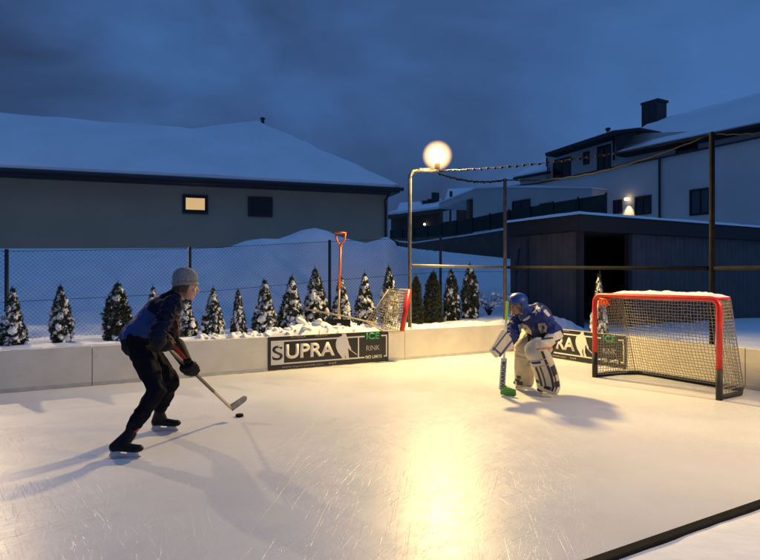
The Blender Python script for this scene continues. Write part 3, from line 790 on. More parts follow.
net_patch(q, G(0.03, 0.03, 0.04), G(0.12, GD-0.05, 0.04), G(0.12, tb*0.85, GH-0.02), G(0.04, 0.03, GH-0.03), 15, 27, 0.0042, 0.06, RK(0, -1), 1, 0.005)
net_patch(q, G(GW-0.03, 0.03, 0.04), G(GW-0.12, GD-0.05, 0.04), G(GW-0.12, tb*0.85, GH-0.02), G(GW-0.04, 0.03, GH-0.03), 15, 27, 0.0042, 0.06, RK(0, 1), 2, 0.005)
net_patch(q, G(0.12, GD-0.04, 0.04), G(GW-0.12, GD-0.04, 0.04), G(GW-0.12, tb*0.9, GH-0.02), G(0.12, tb*0.9, GH-0.02), 36, 27, 0.0042, 0.10, RK(-1, 0), 5, 0.006)
net_patch(q, G(0.06, 0.02, GH), G(GW-0.06, 0.02, GH), G(GW-0.12, tb*0.9, GH-0.01), G(0.12, tb*0.9, GH-0.01), 36, 9, 0.0042, 0.04, Vector((0, 0, -1)), 6, 0.004)
q.build('netting', netting, t)
# snow on top and caught in the net
q = MB(); rb = random.Random(9); nu, nv = 44, 12; gv = {}
for i in range(nu+1):
    for j in range(nv+1):
        a_ = 0.16+(GW-0.3)*i/nu; b2 = 0.02+(tb-0.03)*j/nv
        e = min(1, min(i, nu-i)/4)*min(1, min(j, nv-j)/2.5)
        w = G(a_, b2, 0)
        gv[i, j] = q.bm.verts.new(G(a_, b2, GH+0.012 + (e**0.6)*(0.045+0.03*noise.noise(w*7)+0.015*noise.noise(w*25))))
for i in range(nu):
    for j in range(nv): q.bm.faces.new([gv[i, j], gv[i+1, j], gv[i+1, j+1], gv[i, j+1]])
q.build('top_snow', tsnow, t, smooth=True)
q = MB()
for k in range(4):
    x0 = 0.09+0.045*k
    q.tube([G(x0, 0.02, GH-0.03), G(x0+0.01, -0.015, GH-0.09), G(x0-0.012+0.015*k, 0.0, GH-0.17+0.03*(k % 2))], [0.012, 0.022, 0.012], 6)
q.tube([G(0.06, 0.0, GH-0.03), G(0.17, -0.02, GH-0.06), G(0.27, 0.0, GH-0.05)], 0.018, 6)
tag(q.build('orange_ribbon', mat('orange_ribbon', (0.85, 0.13, 0.01), 0.6), None, smooth=True), 'orange ribbon tied inside the top corner of the red goal', 'ribbon')

exec_after = []
# ------------------------------------------------------------------ dark bungalow with the snowy hip roof (left)
wall1 = mat('render_grey', (0.46, 0.36, 0.24), 0.9, var=0.06, vscale=0.8, bump=0.08, bscale=30)
fascia = mat('dark_fascia', (0.035, 0.035, 0.04), 0.6)
frame_d = mat('window_frame_dark', (0.015, 0.014, 0.014), 0.5)
glass_d = mat('dark_glass', (0.008, 0.010, 0.014), 0.12, spec=0.8)
lit = mat('lit_blind', (0.8, 0.6, 0.35), 0.8, emit=(1.0, 0.62, 0.22), estr=0.62, var=0.12, vscale=3)
hd = Vector((0.952, 0.306, 0)).normalized(); hn = Vector((-hd.y, hd.x, 0))     # along the wall, away from the camera
Pc = P(400, 188, 20.0); EZ = Pc.z
def HW(u, off=0.0):          # point on the wall line (set back by `off` behind the eaves line) seen at column u
    r = (u-380)/F; p0 = Pc + hn*off
    k = (p0.x - r*p0.y)/(r*hd.y - hd.x); return p0 + hd*k
def HZ(v, p): return zat(v, p.y)
t = thing('bungalow', 'long dark grey bungalow with a snow-covered hip roof and one lit window', 'house', HW(250, 0.7)+Vector((0, 0, 1.2-EZ)))
wr = HW(388, 0.7); wl = Pc + hn*0.7 - hd*24; zb = 0.9; ztop = EZ-0.02
q = MB()
pw = [Vector((wl.x, wl.y, zb)), Vector((wr.x, wr.y, zb)), Vector((wr.x, wr.y, ztop)), Vector((wl.x, wl.y, ztop))]
q.prism(pw, hn*9.5); q.build('wall', wall1, t)
# roof
e0 = Pc - hd*25.4; e1 = Pc.copy(); b0 = e0 + hn*11; b1 = e1 + hn*11
def rp(u, v, z):       # roof point at height z on column u
    Y = (z-CZ)*F/(HV-v); return P(u, v, Y)
peak = rp(258, 122.5, 7.75); r2 = rp(212, 132.5, 7.0); 
r1 = r2 - hd*16; r1.z = 7.15
b1p = e1 + hn*2*((peak-e1).dot(hn)); b0p = e0 + hn*2*((peak-e1).dot(hn))
th_ = Vector((0, 0, 0.10))
q = MB()
def poly3(pp): q.face(pp)
fr_ = [e0, e1, peak, r2, r1]
for lift, col in ((0, 0),):
    for a_, b2, c2 in ((e0, e1, r2), (e1, peak, r2), (e0, r2, r1), (e1, b1p, peak), (peak, b1p, b0p), (peak, b0p, r2), (r2, b0p, r1), (r1, b0p, e0)):
        q.face([a_+th_, b2+th_, c2+th_])
bmesh.ops.remove_doubles(q.bm, verts=q.bm.verts, dist=0.001)
bmesh.ops.subdivide_edges(q.bm, edges=q.bm.edges[:], cuts=24, use_grid_fill=True)
for v in q.bm.verts:
    v.co.z += 0.07*noise.noise(v.co*0.7) + 0.035*noise.noise(v.co*2.2)
o = q.build('roof_snow', snow_roof, t, smooth=True)
q = MB()      # thick snow lip along the eaves
q.prism([e0+Vector((0, 0, 0.0)), e1+Vector((0, 0, 0.0)), e1+Vector((0, 0, 0.115)), e0+Vector((0, 0, 0.115))], hn*0.25-hn*0.02)
q.prism([e1+Vector((0, 0, 0.0)), b1p+Vector((0, 0, 0.0)), b1p+Vector((0, 0, 0.115)), e1+Vector((0, 0, 0.115))], -hd*0.2)
q.build('eaves_snow', snow_roof, t)
q = MB()
q.prism([e0+Vector((0, 0, -0.16)), e1+Vector((0, 0, -0.16)), e1+Vector((0, 0, -0.003)), e0+Vector((0, 0, -0.003))], hn*1.2)
q.prism([e1+hn*1.2+Vector((0, 0, -0.16)), b1p+Vector((0, 0, -0.16)), b1p+Vector((0, 0, -0.003)), e1+hn*1.2+Vector((0, 0, -0.003))], -hd*0.6)
q.build('fascia', fascia, t)
q = MB(); g0 = e0+Vector((0, 0, -0.05))-hn*0.07; g1 = e1+Vector((0, 0, -0.05))-hn*0.07+hd*0.1
q.tube([g0, g1], 0.065, 10); q.tube([g1-hd*0.4, g1-hd*0.5+hn*0.5+Vector((0, 0, -0.35)), wr-hd*0.1-hn*0.05+Vector((0, 0, -0.55)), wr-hd*0.1-hn*0.05+Vector((0, 0, -3.2))], 0.04, 8); q.build('gutter', fascia, t, smooth=True)
q = MB(); q.tube([peak+Vector((0.15, 0.2, 0.0)), peak+Vector((0.15, 0.2, 0.20))], 0.07, 8); q.ell(peak+Vector((0.15, 0.2, 0.22)), (0.11, 0.11, 0.05)); q.build('roof_vent', fascia, t)
def h1win(u0, u1, v0, v1, pane, label=None):
    a = HW(u0, 0.7); b2 = HW(u1, 0.7); z1 = HZ(v0, a); z0 = HZ(v1, a)
    L = (b2-a).length; fw = 0.10; o0 = Vector((a.x, a.y, 0))-hn*0.06
    q = MB()
    def piece(x0, x1, y0, y1, dd=0.07, back=0.0):
        p = o0+hd*x0+Vector((0, 0, y0))+hn*back; q.prism([p, p+hd*(x1-x0), p+hd*(x1-x0)+Vector((0, 0, y1-y0)), p+Vector((0, 0, y1-y0))], hn*dd)
    piece(0, L, z0, z0+fw); piece(0, L, z1-fw, z1); piece(0, fw, z0+fw, z1-fw); piece(L-fw, L, z0+fw, z1-fw)
    w = q.build('window', frame_d, t)
    if label: w['label'] = label
    q = MB(); p = o0+hn*0.03+hd*fw+Vector((0, 0, z0+fw)); q.prism([p, p+hd*(L-2*fw), p+hd*(L-2*fw)+Vector((0, 0, z1-z0-2*fw)), p+Vector((0, 0, z1-z0-2*fw))], hn*0.02)
    q.build('pane', pane, w)
    if pane is lit:
        q = MB(); p = o0+hn*0.015+hd*fw+Vector((0, 0, z0+fw)); 
        q.prism([p, p+hd*(L-2*fw), p+hd*(L-2*fw)+Vector((0, 0, 0.03)), p+Vector((0, 0, 0.03))], hn*0.01); q.build('sill', frame_d, w)
h1win(182.5, 208, 194.5, 213.5, lit, 'window glowing warm yellow')
h1win(248, 272.5, 196.5, 216.5, glass_d, 'unlit dark window')

# ------------------------------------------------------------------ dark shed beside the rink
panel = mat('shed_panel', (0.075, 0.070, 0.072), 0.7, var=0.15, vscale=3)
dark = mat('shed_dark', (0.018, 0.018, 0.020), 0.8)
SS, SNn, SZ = 9.87, 8.76, 2.80
t = thing('garden_shed', 'dark flat-roofed shed with snow on the roof and an open bay, behind the goal', 'shed', RK(SS+2, SNn+1.2, 0.3))
n_far = on_s(506, SS)
q = MB(); nb = 0; n_ = SNn+0.12
while n_ < n_far-0.01:
    n2 = min(n_far, n_+0.165); q.rbox(SS+0.14, SS+0.165+0.006*(nb % 2), n_+0.004, n2-0.004, 0.2, SZ-0.35); n_ = n2; nb += 1
q.build('side_wall', panel, t)
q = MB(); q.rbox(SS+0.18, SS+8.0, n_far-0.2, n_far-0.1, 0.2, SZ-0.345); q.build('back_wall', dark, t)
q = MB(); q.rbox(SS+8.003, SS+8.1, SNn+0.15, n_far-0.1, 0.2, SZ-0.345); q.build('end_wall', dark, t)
sa = on_n(631, SNn+0.12); q = MB(); k = sa; nb = 0
while k < SS+8:
    q.rbox(k+0.004, k+0.18, SNn+0.12, SNn+0.145+0.006*(nb % 2), 0.2, SZ-0.35); k += 0.185; nb += 1
q.build('front_wall', panel, t)
for k0 in (SS+0.10, sa-0.126):
    q = MB(); q.rbox(k0, k0+0.12, SNn+0.08, SNn+0.2, 0.2, SZ-0.345); q.build('corner_post', dark, t)
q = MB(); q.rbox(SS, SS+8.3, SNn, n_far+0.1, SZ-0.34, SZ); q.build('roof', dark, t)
q = MB(); nu, nv = 90, 26; gv = {}
for i in range(nu+1):
    for j in range(nv+1):
        s_ = SS-0.03+8.36*i/nu; n_ = SNn-0.03+(n_far+0.16-SNn)*j/nv
        e = min(1, min(i, nu-i)/1.0)*min(1, min(j, nv-j)/1.0); w = RK(s_, n_)
        gv[i, j] = q.bm.verts.new(RK(s_, n_, SZ+0.004+(0.07+0.012*noise.noise(w*1.4)+0.006*noise.noise(w*5))*e))
for i in range(nu):
    for j in range(nv): q.bm.faces.new([gv[i, j], gv[i+1, j], gv[i+1, j+1], gv[i, j+1]])
q.build('roof_snow', snow_roof, t, smooth=True)
# tool leaning on the shed wall
q = MB(); q.tube([P(519, 249, 14.0), P(516, 275, 13.9)], 0.03, 6); q.tube([P(516, 275, 13.9), P(515, 318, 13.8)], 0.012, 6)
tag(q.build('broom', black, None, smooth=True), 'dark broom leaning upside down against the shed side wall', 'broom')

# ------------------------------------------------------------------ green screen fence on its retaining wall
GSs = 16.5
green = mat('green_screen', (0.010, 0.030, 0.024), 0.85, var=0.2, vscale=2)
brown = mat('retaining_boards', (0.075, 0.065, 0.055), 0.85, var=0.25, vscale=2)
def onS(u, v, s): n, z = PS(u, v, s); return RK(s, n, z)
t = thing('screen_fence', 'dark green screen fence climbing in front of the white house', 'fence', RK(GSs, 18, 3.3))
q = MB()
tops = [(391, 231), (441, 224.5), (507, 210.8), (560, 201.5), (606.5, 194)]
bots = [(391, 239), (441, 236), (507, 226), (560, 219), (606.5, 212)]
P_ = [onS(u, v, GSs) for u, v in tops]; Q_ = [onS(u, v+1, GSs) for u, v in bots]
q.prism(P_ + list(reversed(Q_)), RK(0.03, 0)); q.build('screen', green, t)
for k in range(13):
    q = MB(); f = k/12; n_a, _ = PS(391, 231, GSs); n_b, _ = PS(606.5, 194, GSs); n_ = n_a+(n_b-n_a)*f
    uu = proj(RK(GSs, n_, 3))[0]; zt = PS(uu, interp(uu, tops), GSs)[1]; zb2 = PS(uu, interp(uu, bots), GSs)[1]
    q.rbox(GSs-0.05, GSs-0.004, n_-0.03, n_+0.03, zb2-0.2, zt+0.05)
    q.build('post', fence_steel, t)
t = thing('retaining_wall', 'low brown retaining wall capped with snow under the green fence', 'wall', RK(GSs-0.4, 18, 2.6))
cap_t = [(395, 241), (414, 242.3), (441, 238.3), (475, 233.5), (507, 228.3), (530, 225)]
q = MB(); tp_ = [onS(u, v+1.2, GSs-0.4) for u, v in cap_t]; bt_ = [Vector((p.x, p.y, 1.2)) for p in tp_]
q.prism(tp_ + list(reversed(bt_)), RK(0.3, 0)); q.build('wall', brown, t)
q = MB()
for (p, p2) in zip(tp_, tp_[1:]):
    N_ = 8
    for k in range(N_):
        a_ = p.lerp(p2, k/N_); c2 = p.lerp(p2, (k+1)/N_)
        h0, h1 = 0.07+0.03*noise.noise(a_*1.5), 0.07+0.03*noise.noise(c2*1.5)
        up = Vector((0, 0, 1)); q.prism([a_+up*.003, c2+up*.003, c2+up*h1, a_+up*h0], RK(0.38, 0))
q.build('snow_cap', snow_roof, t)

# ------------------------------------------------------------------ white two-storey house (right) on the plane s = SA
SA = 22.75
whitew = mat('white_render', (0.62, 0.60, 0.57), 0.9, var=0.05, vscale=0.6, bump=0.06, bscale=25)
offw = mat('grey_render', (0.50, 0.48, 0.46), 0.9, var=0.06, vscale=0.6)
rooft = mat('dark_roof', (0.030, 0.028, 0.030), 0.7, var=0.2, vscale=3)
browns = mat('brown_soffit', (0.07, 0.045, 0.03), 0.8, var=0.2)
def fpoly(q, pts, s, depth): q.prism([onS(u, v, s) for u, v in pts], RK(depth, 0))
t = thing('white_house', 'pale two-storey house with dark windows, snowy roof and black chimney', 'house', RK(SA, 18, 2.6))
q = MB()
lowtop = [(473, 190.5), (485, 188.8), (505, 186.5), (550, 187.0), (592, 187.8)]
fpoly(q, [(473, 235), (473, 191), (485, 189), (505, 186.8), (537, 183.5), (660, 158), (800, 129), (800, 235)], SA, 9)
q.build('lower_wall', whitew, t)
q = MB()   # parapet cap: dark coping
a_ = [(505, 186.2), (537, 182.6), (660, 156.8), (800, 127.6)]; b2 = [(800, 129.2), (660, 158.2), (537, 183.7), (505, 187.2)]
fpoly(q, a_+b2, SA-0.12, 0.6); q.build('parapet_coping', rooft, t)
# projecting garage block, left part
q = MB(); fpoly(q, [(473, 236), (473, 188.5), (500, 187.6), (592, 188.6), (592, 214)], SA-1.0, 0.985); q.build('front_block', offw, t)
q = MB(); fpoly(q, [(474, 188.5), (500, 187.4), (592, 188.3), (592, 187.3), (536, 185.0), (474, 187)], SA-1.06, 1.05); q.build('ledge_snow', snow_roof, t)
SB = SA+1.8
q = MB(); fpoly(q, [(546, 190), (546, 156), (612, 134), (700, 131), (800, 112), (800, 175), (640, 178)], SB, 6); q.build('upper_wall', offw, t)
# flat dormer roof: dark edge line and dark underside
q = MB(); fpoly(q, [(545, 153.2), (613, 130.6), (640, 127.6), (640, 129.6), (614, 134.6), (545.5, 156.0)], SB-0.8, 7); q.build('dormer_roof', rooft, t)
q = MB(); fpoly(q, [(545, 152.6), (613, 130.0), (640, 127.0), (640, 127.5), (613, 130.5), (545, 153.1)], SB-0.82, 6.8); q.build('dormer_snow', snow_roof, t)
# main roof slope with snow at the right: eaves line from (617,151) to the right, ridge behind
q = MB(); E0 = onS(617, 151, SB-0.7); E1 = onS(800, 113, SB-0.7); R0 = onS(650, 121.5, SB+3.8); R1 = onS(800, 82, SB+3.8); Rm = onS(640, 129, SB+1.5)
q.face([E0, E1, R1, R0, Rm]); bmesh.ops.triangulate(q.bm, faces=q.bm.faces[:])
g = bmesh.ops.extrude_face_region(q.bm, geom=q.bm.faces[:])
for v in g['geom']:
    if isinstance(v, bmesh.types.BMVert): v.co.z -= 0.10
q.build('roof_snow', snow_roof, t)
q = MB(); q.prism([E0+Vector((0, 0, -0.26)), E1+Vector((0, 0, -0.26)), E1+Vector((0, 0, -0.105)), E0+Vector((0, 0, -0.105))], RK(0.6, 0)); q.tube([E0+RK(-.06, 0, -0.15), E1+RK(-.06, 0, -0.15)], 0.08, 8)
q.build('eaves', rooft, t)
q = MB(); q.prism([Rm+Vector((0, 0, -0.1)), E0+Vector((0, 0, -0.1)), onS(614, 134, SB-0.7), onS(640, 129, SB-0.7)], RK(0.15, 0)); q.build('roof_cheek', rooft, t)
# small snowy lean-to roof left of the dormer
q = MB(); q.prism([onS(514, 177.6, SB-0.6), onS(547, 171.5, SB-0.6), onS(547, 158.5, SB+1.4)], Vector((0, 0, 0.12))); q.build('lean_roof_snow', snow_roof, t)
q = MB(); fpoly(q, [(513, 177.4), (547, 171.0), (547, 172.8), (513, 179.2)], SB-0.62, 0.3); q.build('lean_roof_eaves', rooft, t)
q = MB(); fpoly(q, [(520, 188), (520, 178.6), (546, 173.4), (546, 186)], SB-0.3, 1.5); q.build('lean_wall', offw, t)
q = MB()
cA = onS(641.5, 105, SB+3.0); cB = onS(657, 104, SB+3.0); zc0 = onS(641.5, 132, SB+3.0).z
wv = cB-cA; wv.z = 0
q.prism([Vector((cA.x, cA.y, zc0)), Vector((cA.x, cA.y, zc0))+wv, Vector((cA.x, cA.y, cA.z))+wv, cA], RK(0.8, 0))
ch = q.build('chimney', rooft, t)
q = MB(); q.prism([cA-wv*.06, cA+wv*1.06, cA+wv*1.06+Vector((0, 0, .12)), cA-wv*.06+Vector((0, 0, .12))], RK(0.9, 0)); q.build('chimney_cap', rooft, ch)
q = MB(); q.tube([onS(608, 130, SB+0.5), onS(608, 135, SB+0.5)], 0.09, 8); q.ell(onS(608, 129, SB+0.5), (.14, .14, .08)); q.build('roof_vent', rooft, t)
q = MB(); q.tube([onS(613.5, 133, SB-0.12), onS(613.8, 160, SB-0.12)], 0.05, 8); q.tube([onS(546.8, 158, SB-0.12), onS(546.8, 184, SB-0.12)], 0.05, 8); q.build('drainpipe', rooft, t, smooth=True)
q = MB(); q.tube([onS(659.5, 158, SA-0.10), onS(659.5, 225, SA-0.10)], 0.055, 8); q.build('drainpipe', rooft, t, smooth=True)
def win(t, u0, u1, v0, v1, s, slope=0.20, mull=True, fw=0.08):
    na, z1 = PS(u0, v0, s); nb_, _ = PS(u1, v0, s); _, z0 = PS(u0, v1, s)
    q = MB()
    q.rbox(s-0.05, s-0.004, na, nb_, z0, z0+fw); q.rbox(s-0.05, s-0.004, na, nb_, z1-fw, z1)
    q.rbox(s-0.05, s-0.004, na, na-fw, z0+fw, z1-fw); q.rbox(s-0.05, s-0.004, nb_+fw, nb_, z0+fw, z1-fw)
    if mull: q.rbox(s-0.045, s-0.004, (na+nb_)/2-0.03, (na+nb_)/2+0.03, z0+fw, z1-fw)
    w = q.build('window', frame_d, t)
    q = MB(); q.rbox(s-0.02, s-0.006, na-fw, nb_+fw, z0+fw, z1-fw); q.build('pane', glass_d, w)
win(t, 553.5, 571, 160.5, 181.5, SB); win(t, 583.5, 589.5, 152.5, 165, SB, mull=False); win(t, 597.5, 611, 147, 171.5, SB)
win(t, 512.5, 530.5, 201.5, 212.5, SA-1.0); win(t, 540, 552, 204, 214, SA-1.0)
win(t, 613.5, 622.5, 200.5, 214, SA); win(t, 635, 651.5, 197, 215.5, SA); win(t, 690, 712, 190, 216, SA); win(t, 676, 698, 137, 158, SB)
# its lit wall lamp
q = MB(); lp = onS(626.5, 199, SA-0.16); q.box(lp, (0.14, 0.14, 0.10)); 
wl_ = tag(q.build('wall_lamp', mat('wall_lamp_glow', (1, .9, .7), 0.4, emit=(1.0, 0.75, 0.4), estr=6.0), None), 'small lit lamp on the wall of the white house', 'wall lamp')
l = bpy.data.lights.new('wall_light', 'SPOT'); l.energy = 90; l.color = (1.0, 0.66, 0.28); l.spot_size = R(75); l.spot_blend = 0.6; l.shadow_soft_size = 0.04
lo_ = bpy.data.objects.new('wall_light', l); COL.objects.link(lo_); lo_.location = lp + Vector((0, 0, -0.10)); lo_.rotation_euler = (R(0), 0, 0)

# flat-roofed terrace block left of the white house
SAo = SA+0.5
t = thing('terrace_annex', 'flat-roofed annex with an open brown terrace left of the white house', 'annex', RK(SAo, 30, 2.8))
q = MB(); fpoly(q, [(439, 203), (472.5, 190), (486, 186.5), (486, 191.5), (472.5, 197.5), (439, 208.5)], SAo, 6); q.build('roof_band', offw, t)
q = MB(); fpoly(q, [(439, 201.6), (472.5, 188.6), (486, 185.2), (486, 186.5), (472.5, 189.9), (439, 202.9)], SAo-0.05, 6); q.build('roof_snow', snow_roof, t)
q = MB(); fpoly(q, [(439, 236), (439, 206), (472, 196), (472, 234)], SAo+2.5, 0.3); q.build('back_wall', browns, t)
q = MB(); fpoly(q, [(466.5, 236), (466.5, 198.8), (469.5, 198), (469.5, 236)], SAo+0.1, 0.3); q.build('pillar', mat('brown_pillar', (0.16, 0.09, 0.05), 0.8), t)
q = MB(); fpoly(q, [(443, 222), (443, 211.5), (449, 210), (449, 221)], SAo+2.4, 0.08); fpoly(q, [(451.5, 221), (451.5, 210), (456, 209), (456, 220)], SAo+2.4, 0.08); q.build('white_door', offw, t)
# low farther house with dark eaves
SC_ = SA+4
t = thing('low_house', 'low farther house with snowy roof and small chimneys right of the lamp post', 'house', RK(SC_, 38, 2.8))
q = MB(); q.prism([onS(386, 214.5, SC_), onS(441, 208, SC_), onS(441, 200.5, SC_+4), onS(429, 202, SC_+4), onS(412, 208.5, SC_+2.5)], Vector((0, 0, 0.15))); q.build('roof_snow', snow_roof, t)
q = MB(); fpoly(q, [(386, 215.2), (441, 208.6), (441, 211.5), (386, 219)], SC_-0.1, 0.5); q.build('eaves', browns, t)
q = MB(); fpoly(q, [(391, 238), (391, 217), (443, 210), (443, 236)], SC_+0.8, 3); q.build('wall', browns, t)
for (u0, u1, v0) in ((422, 424, 200.5), (427, 429.2, 199), (431.5, 434.6, 192.5)):
    q = MB(); fpoly(q, [(u0, 208), (u0, v0), (u1, v0-.2), (u1, 207)], SC_+2.2, 0.5); q.build('chimney', rooft, t)
q = MB(); fpoly(q, [(449.5, 197), (449.5, 191), (450.6, 191), (450.6, 197)], SC_+2, 0.2); 
q.build('vent_pipe', browns, t)
q = MB(); q.ell(onS(424.5, 224.3, SC_+0.6), 0.10, seg=10, rings=6)
tag(q.build('porch_lamp', mat('porch_glow', (1, .9, .7), 0.4, emit=(1.0, 0.88, 0.62), estr=3.5), None, smooth=True), 'tiny lit porch lamp on the low house right of the lamp post', 'lamp')
# other rooftops far off
for (u0, u1, v0, v1, s_, lab) in ((396, 420, 204, 214, SA+14, 'distant snowy roof between bungalow and lamp post'), (444, 482, 190, 206, SA+20, 'distant snowy roof above the terrace annex')):
    t = thing('distant_house', lab, 'house', onS((u0+u1)/2, 235, s_))
    q = MB(); a0 = onS(u0, v1, s_); a1_ = onS(u1, v1-2, s_); c0 = onS(u0+4, v0, s_+5); c1 = onS(u1, v0-1, s_+5)
    q.prism([a0, a1_, c1, c0], Vector((0, 0, 0.2))); q.build('roof_snow', snow_roof, t)
    q = MB(); q.prism([a0+RK(.3, 0, -.1), a1_+RK(.3, 0, -.1), a1_+RK(.3, 0, -3.5), a0+RK(.3, 0, -3.5)], RK(4, 0)); q.build('wall', browns, t)
# snow-laden plank stack at the top of the bank
q = MB(); 
for a_, b2 in (((384, 240.5), (397, 246.5)), ((389, 239.5), (400, 244.5))):
    p0 = P(a_[0], a_[1], 15.2); p1 = P(b2[0], b2[1], 15.0); q.tube([p0, p1], 0.05, 6)
tag(q.build('timber', dark, None), 'dark timbers half buried on top of the snow bank by the bungalow corner', 'timber')
#PEOPLE

# ================================================================== the two players
skin = mat('skin', (0.50, 0.27, 0.19), 0.55, var=0.06, vscale=20)
hair = mat('brown_hair', (0.05, 0.03, 0.02), 0.6)
eyew = mat('eye_white', (0.7, 0.7, 0.7), 0.3); eyed = mat('eye_dark', (0.02, 0.015, 0.01), 0.2); lipm = mat('lips', (0.38, 0.14, 0.11), 0.5)
navy = mat('navy_cloth', (0.007, 0.011, 0.030), 0.9, var=0.2, vscale=10, spec=0.12)
blue_j = mat('blue_jersey', (0.011, 0.040, 0.165), 0.8, var=0.15, vscale=6)
trous = mat('black_trousers', (0.006, 0.006, 0.011), 0.9, var=0.25, vscale=8, spec=0.12)
boot = mat('skate_boot_black', (0.008, 0.008, 0.009), 0.5, spec=0.2)
holder = mat('skate_holder', (0.55, 0.58, 0.62), 0.4)
blade_m = mat('skate_steel', (0.6, 0.6, 0.62), 0.25, 1.0)
gl_black = mat('glove_black', (0.009, 0.009, 0.010), 0.7, spec=0.2)
gl_red = mat('glove_orange_red', (0.45, 0.03, 0.012), 0.6)

def basis(fwd, up=Vector((0, 0, 1))):
    """columns: x = forward, y = left, z = up"""
    f = Vector(fwd).normalized(); l = up.cross(f).normalized(); u = f.cross(l)
    M = Matrix((f, l, u)).transposed(); return M
def head(t, body_mb, c, M, k=1.0):
    """adds head + face volumes to the body mesh; returns a local->world function"""
    def w(x, y, z): return Vector(c) + M @ Vector((x*k, y*k, z*k))
    M4 = M.to_4x4()
    b = body_mb
    b.ell(w(-0.012, 0, 0.022), (0.092*k, 0.074*k, 0.098*k), M4, 20, 14)      # skull
    b.ell(w(0.020, 0, -0.035), (0.068*k, 0.058*k, 0.082*k), M4, 18, 12)      # face
    b.ell(w(0.052, 0, -0.098), (0.026*k, 0.028*k, 0.020*k), M4, 12, 8)       # chin
    b.cap(w(0.080, 0, 0.004), w(0.101, 0, -0.030), 0.009*k, 0.014*k, 10)     # nose
    b.ell(w(0.090, 0, -0.034), (0.011*k, 0.018*k, 0.010*k), M4, 10, 6)
    b.ell(w(0.078, 0, -0.066), (0.014*k, 0.026*k, 0.012*k), M4, 12, 6)       # mouth
    b.cap(w(0.072, -0.034, 0.016), w(0.072, 0.034, 0.016), 0.014*k, 0.014*k, 10)   # brow
    for s_ in (-1, 1):
        b.ell(w(0.058, 0.036*s_, -0.028), (0.022*k, 0.022*k, 0.018*k), M4, 10, 6)  # cheek
        b.ell(w(-0.008, 0.076*s_, -0.014), (0.018*k, 0.008*k, 0.031*k), M4, 12, 8) # ear
    return w
def face_bits(t, body, w, M, k=1.0):
    M4 = M.to_4x4()
    for s_ in (-1, 1):
        q = MB(); q.ell(w(0.0745, 0.030*s_, -0.002), (0.010*k, 0.013*k, 0.008*k), M4, 12, 8); e = q.build('eye', eyew, body, smooth=True)
        q = MB(); q.ell(w(0.0825, 0.030*s_, -0.002), (0.004*k, 0.0055*k, 0.0055*k), M4, 10, 6); q.build('iris', eyed, body, smooth=True)
        q = MB(); q.cap(w(0.086, 0.016*s_, 0.018), w(0.080, 0.044*s_, 0.018), 0.003*k, 0.002*k, 6); q.build('eyebrow', hair, body, smooth=True)
    q = MB(); q.cap(w(0.091, -0.017, -0.064), w(0.091, 0.017, -0.064), 0.0045*k, 0.0045*k, 8); q.build('lips', lipm, body, smooth=True)
def hand(b, wrist, palm_dir, thumb_dir, shaft_dir, k=1.0, curl_to=None):
    """five-fingered fist closed round a shaft; palm_dir: wrist to knuckles, curl towards curl_to"""
    pd = Vector(palm_dir).normalized(); sd_ = Vector(shaft_dir).normalized(); sd_ = (sd_ - pd*sd_.dot(pd)).normalized()
    cd = pd.cross(sd_) if curl_to is None else Vector(curl_to).normalized(); 
    kn = Vector(wrist)+pd*0.085*k
    b.cap(wrist, Vector(wrist)+pd*0.03*k, 0.026*k, 0.030*k, 10)
    for i, (off, L) in enumerate(((-0.033, .9), (-0.011, 1.0), (0.011, .95), (0.033, .78))):
        p0 = Vector(wrist)+pd*0.03*k+sd_*off*0.7*k; p1 = kn+sd_*off*k; p2 = p1+(pd*0.4+cd).normalized()*0.036*L*k; p3 = p2+(-pd*0.75+cd*0.55).normalized()*0.028*L*k; p4 = p3+(-pd-cd*0.3).normalized()*0.020*L*k
        b.cap(p0, p1, 0.016*k, 0.0115*k, 10); b.cap(p1, p2, 0.0105*k, 0.0095*k, 10); b.cap(p2, p3, 0.0095*k, 0.0085*k, 10); b.cap(p3, p4, 0.0085*k, 0.0075*k, 10)
    td = Vector(thumb_dir).normalized()
    t0 = Vector(wrist)+pd*0.03*k+td*0.02*k; t1 = t0+(td+pd*0.6+cd*0.5).normalized()*0.038*k; t2 = t1+(cd+pd*0.4).normalized()*0.03*k
    b.cap(t0, t1, 0.014*k, 0.012*k, 10); b.cap(t1, t2, 0.011*k, 0.009*k, 10)
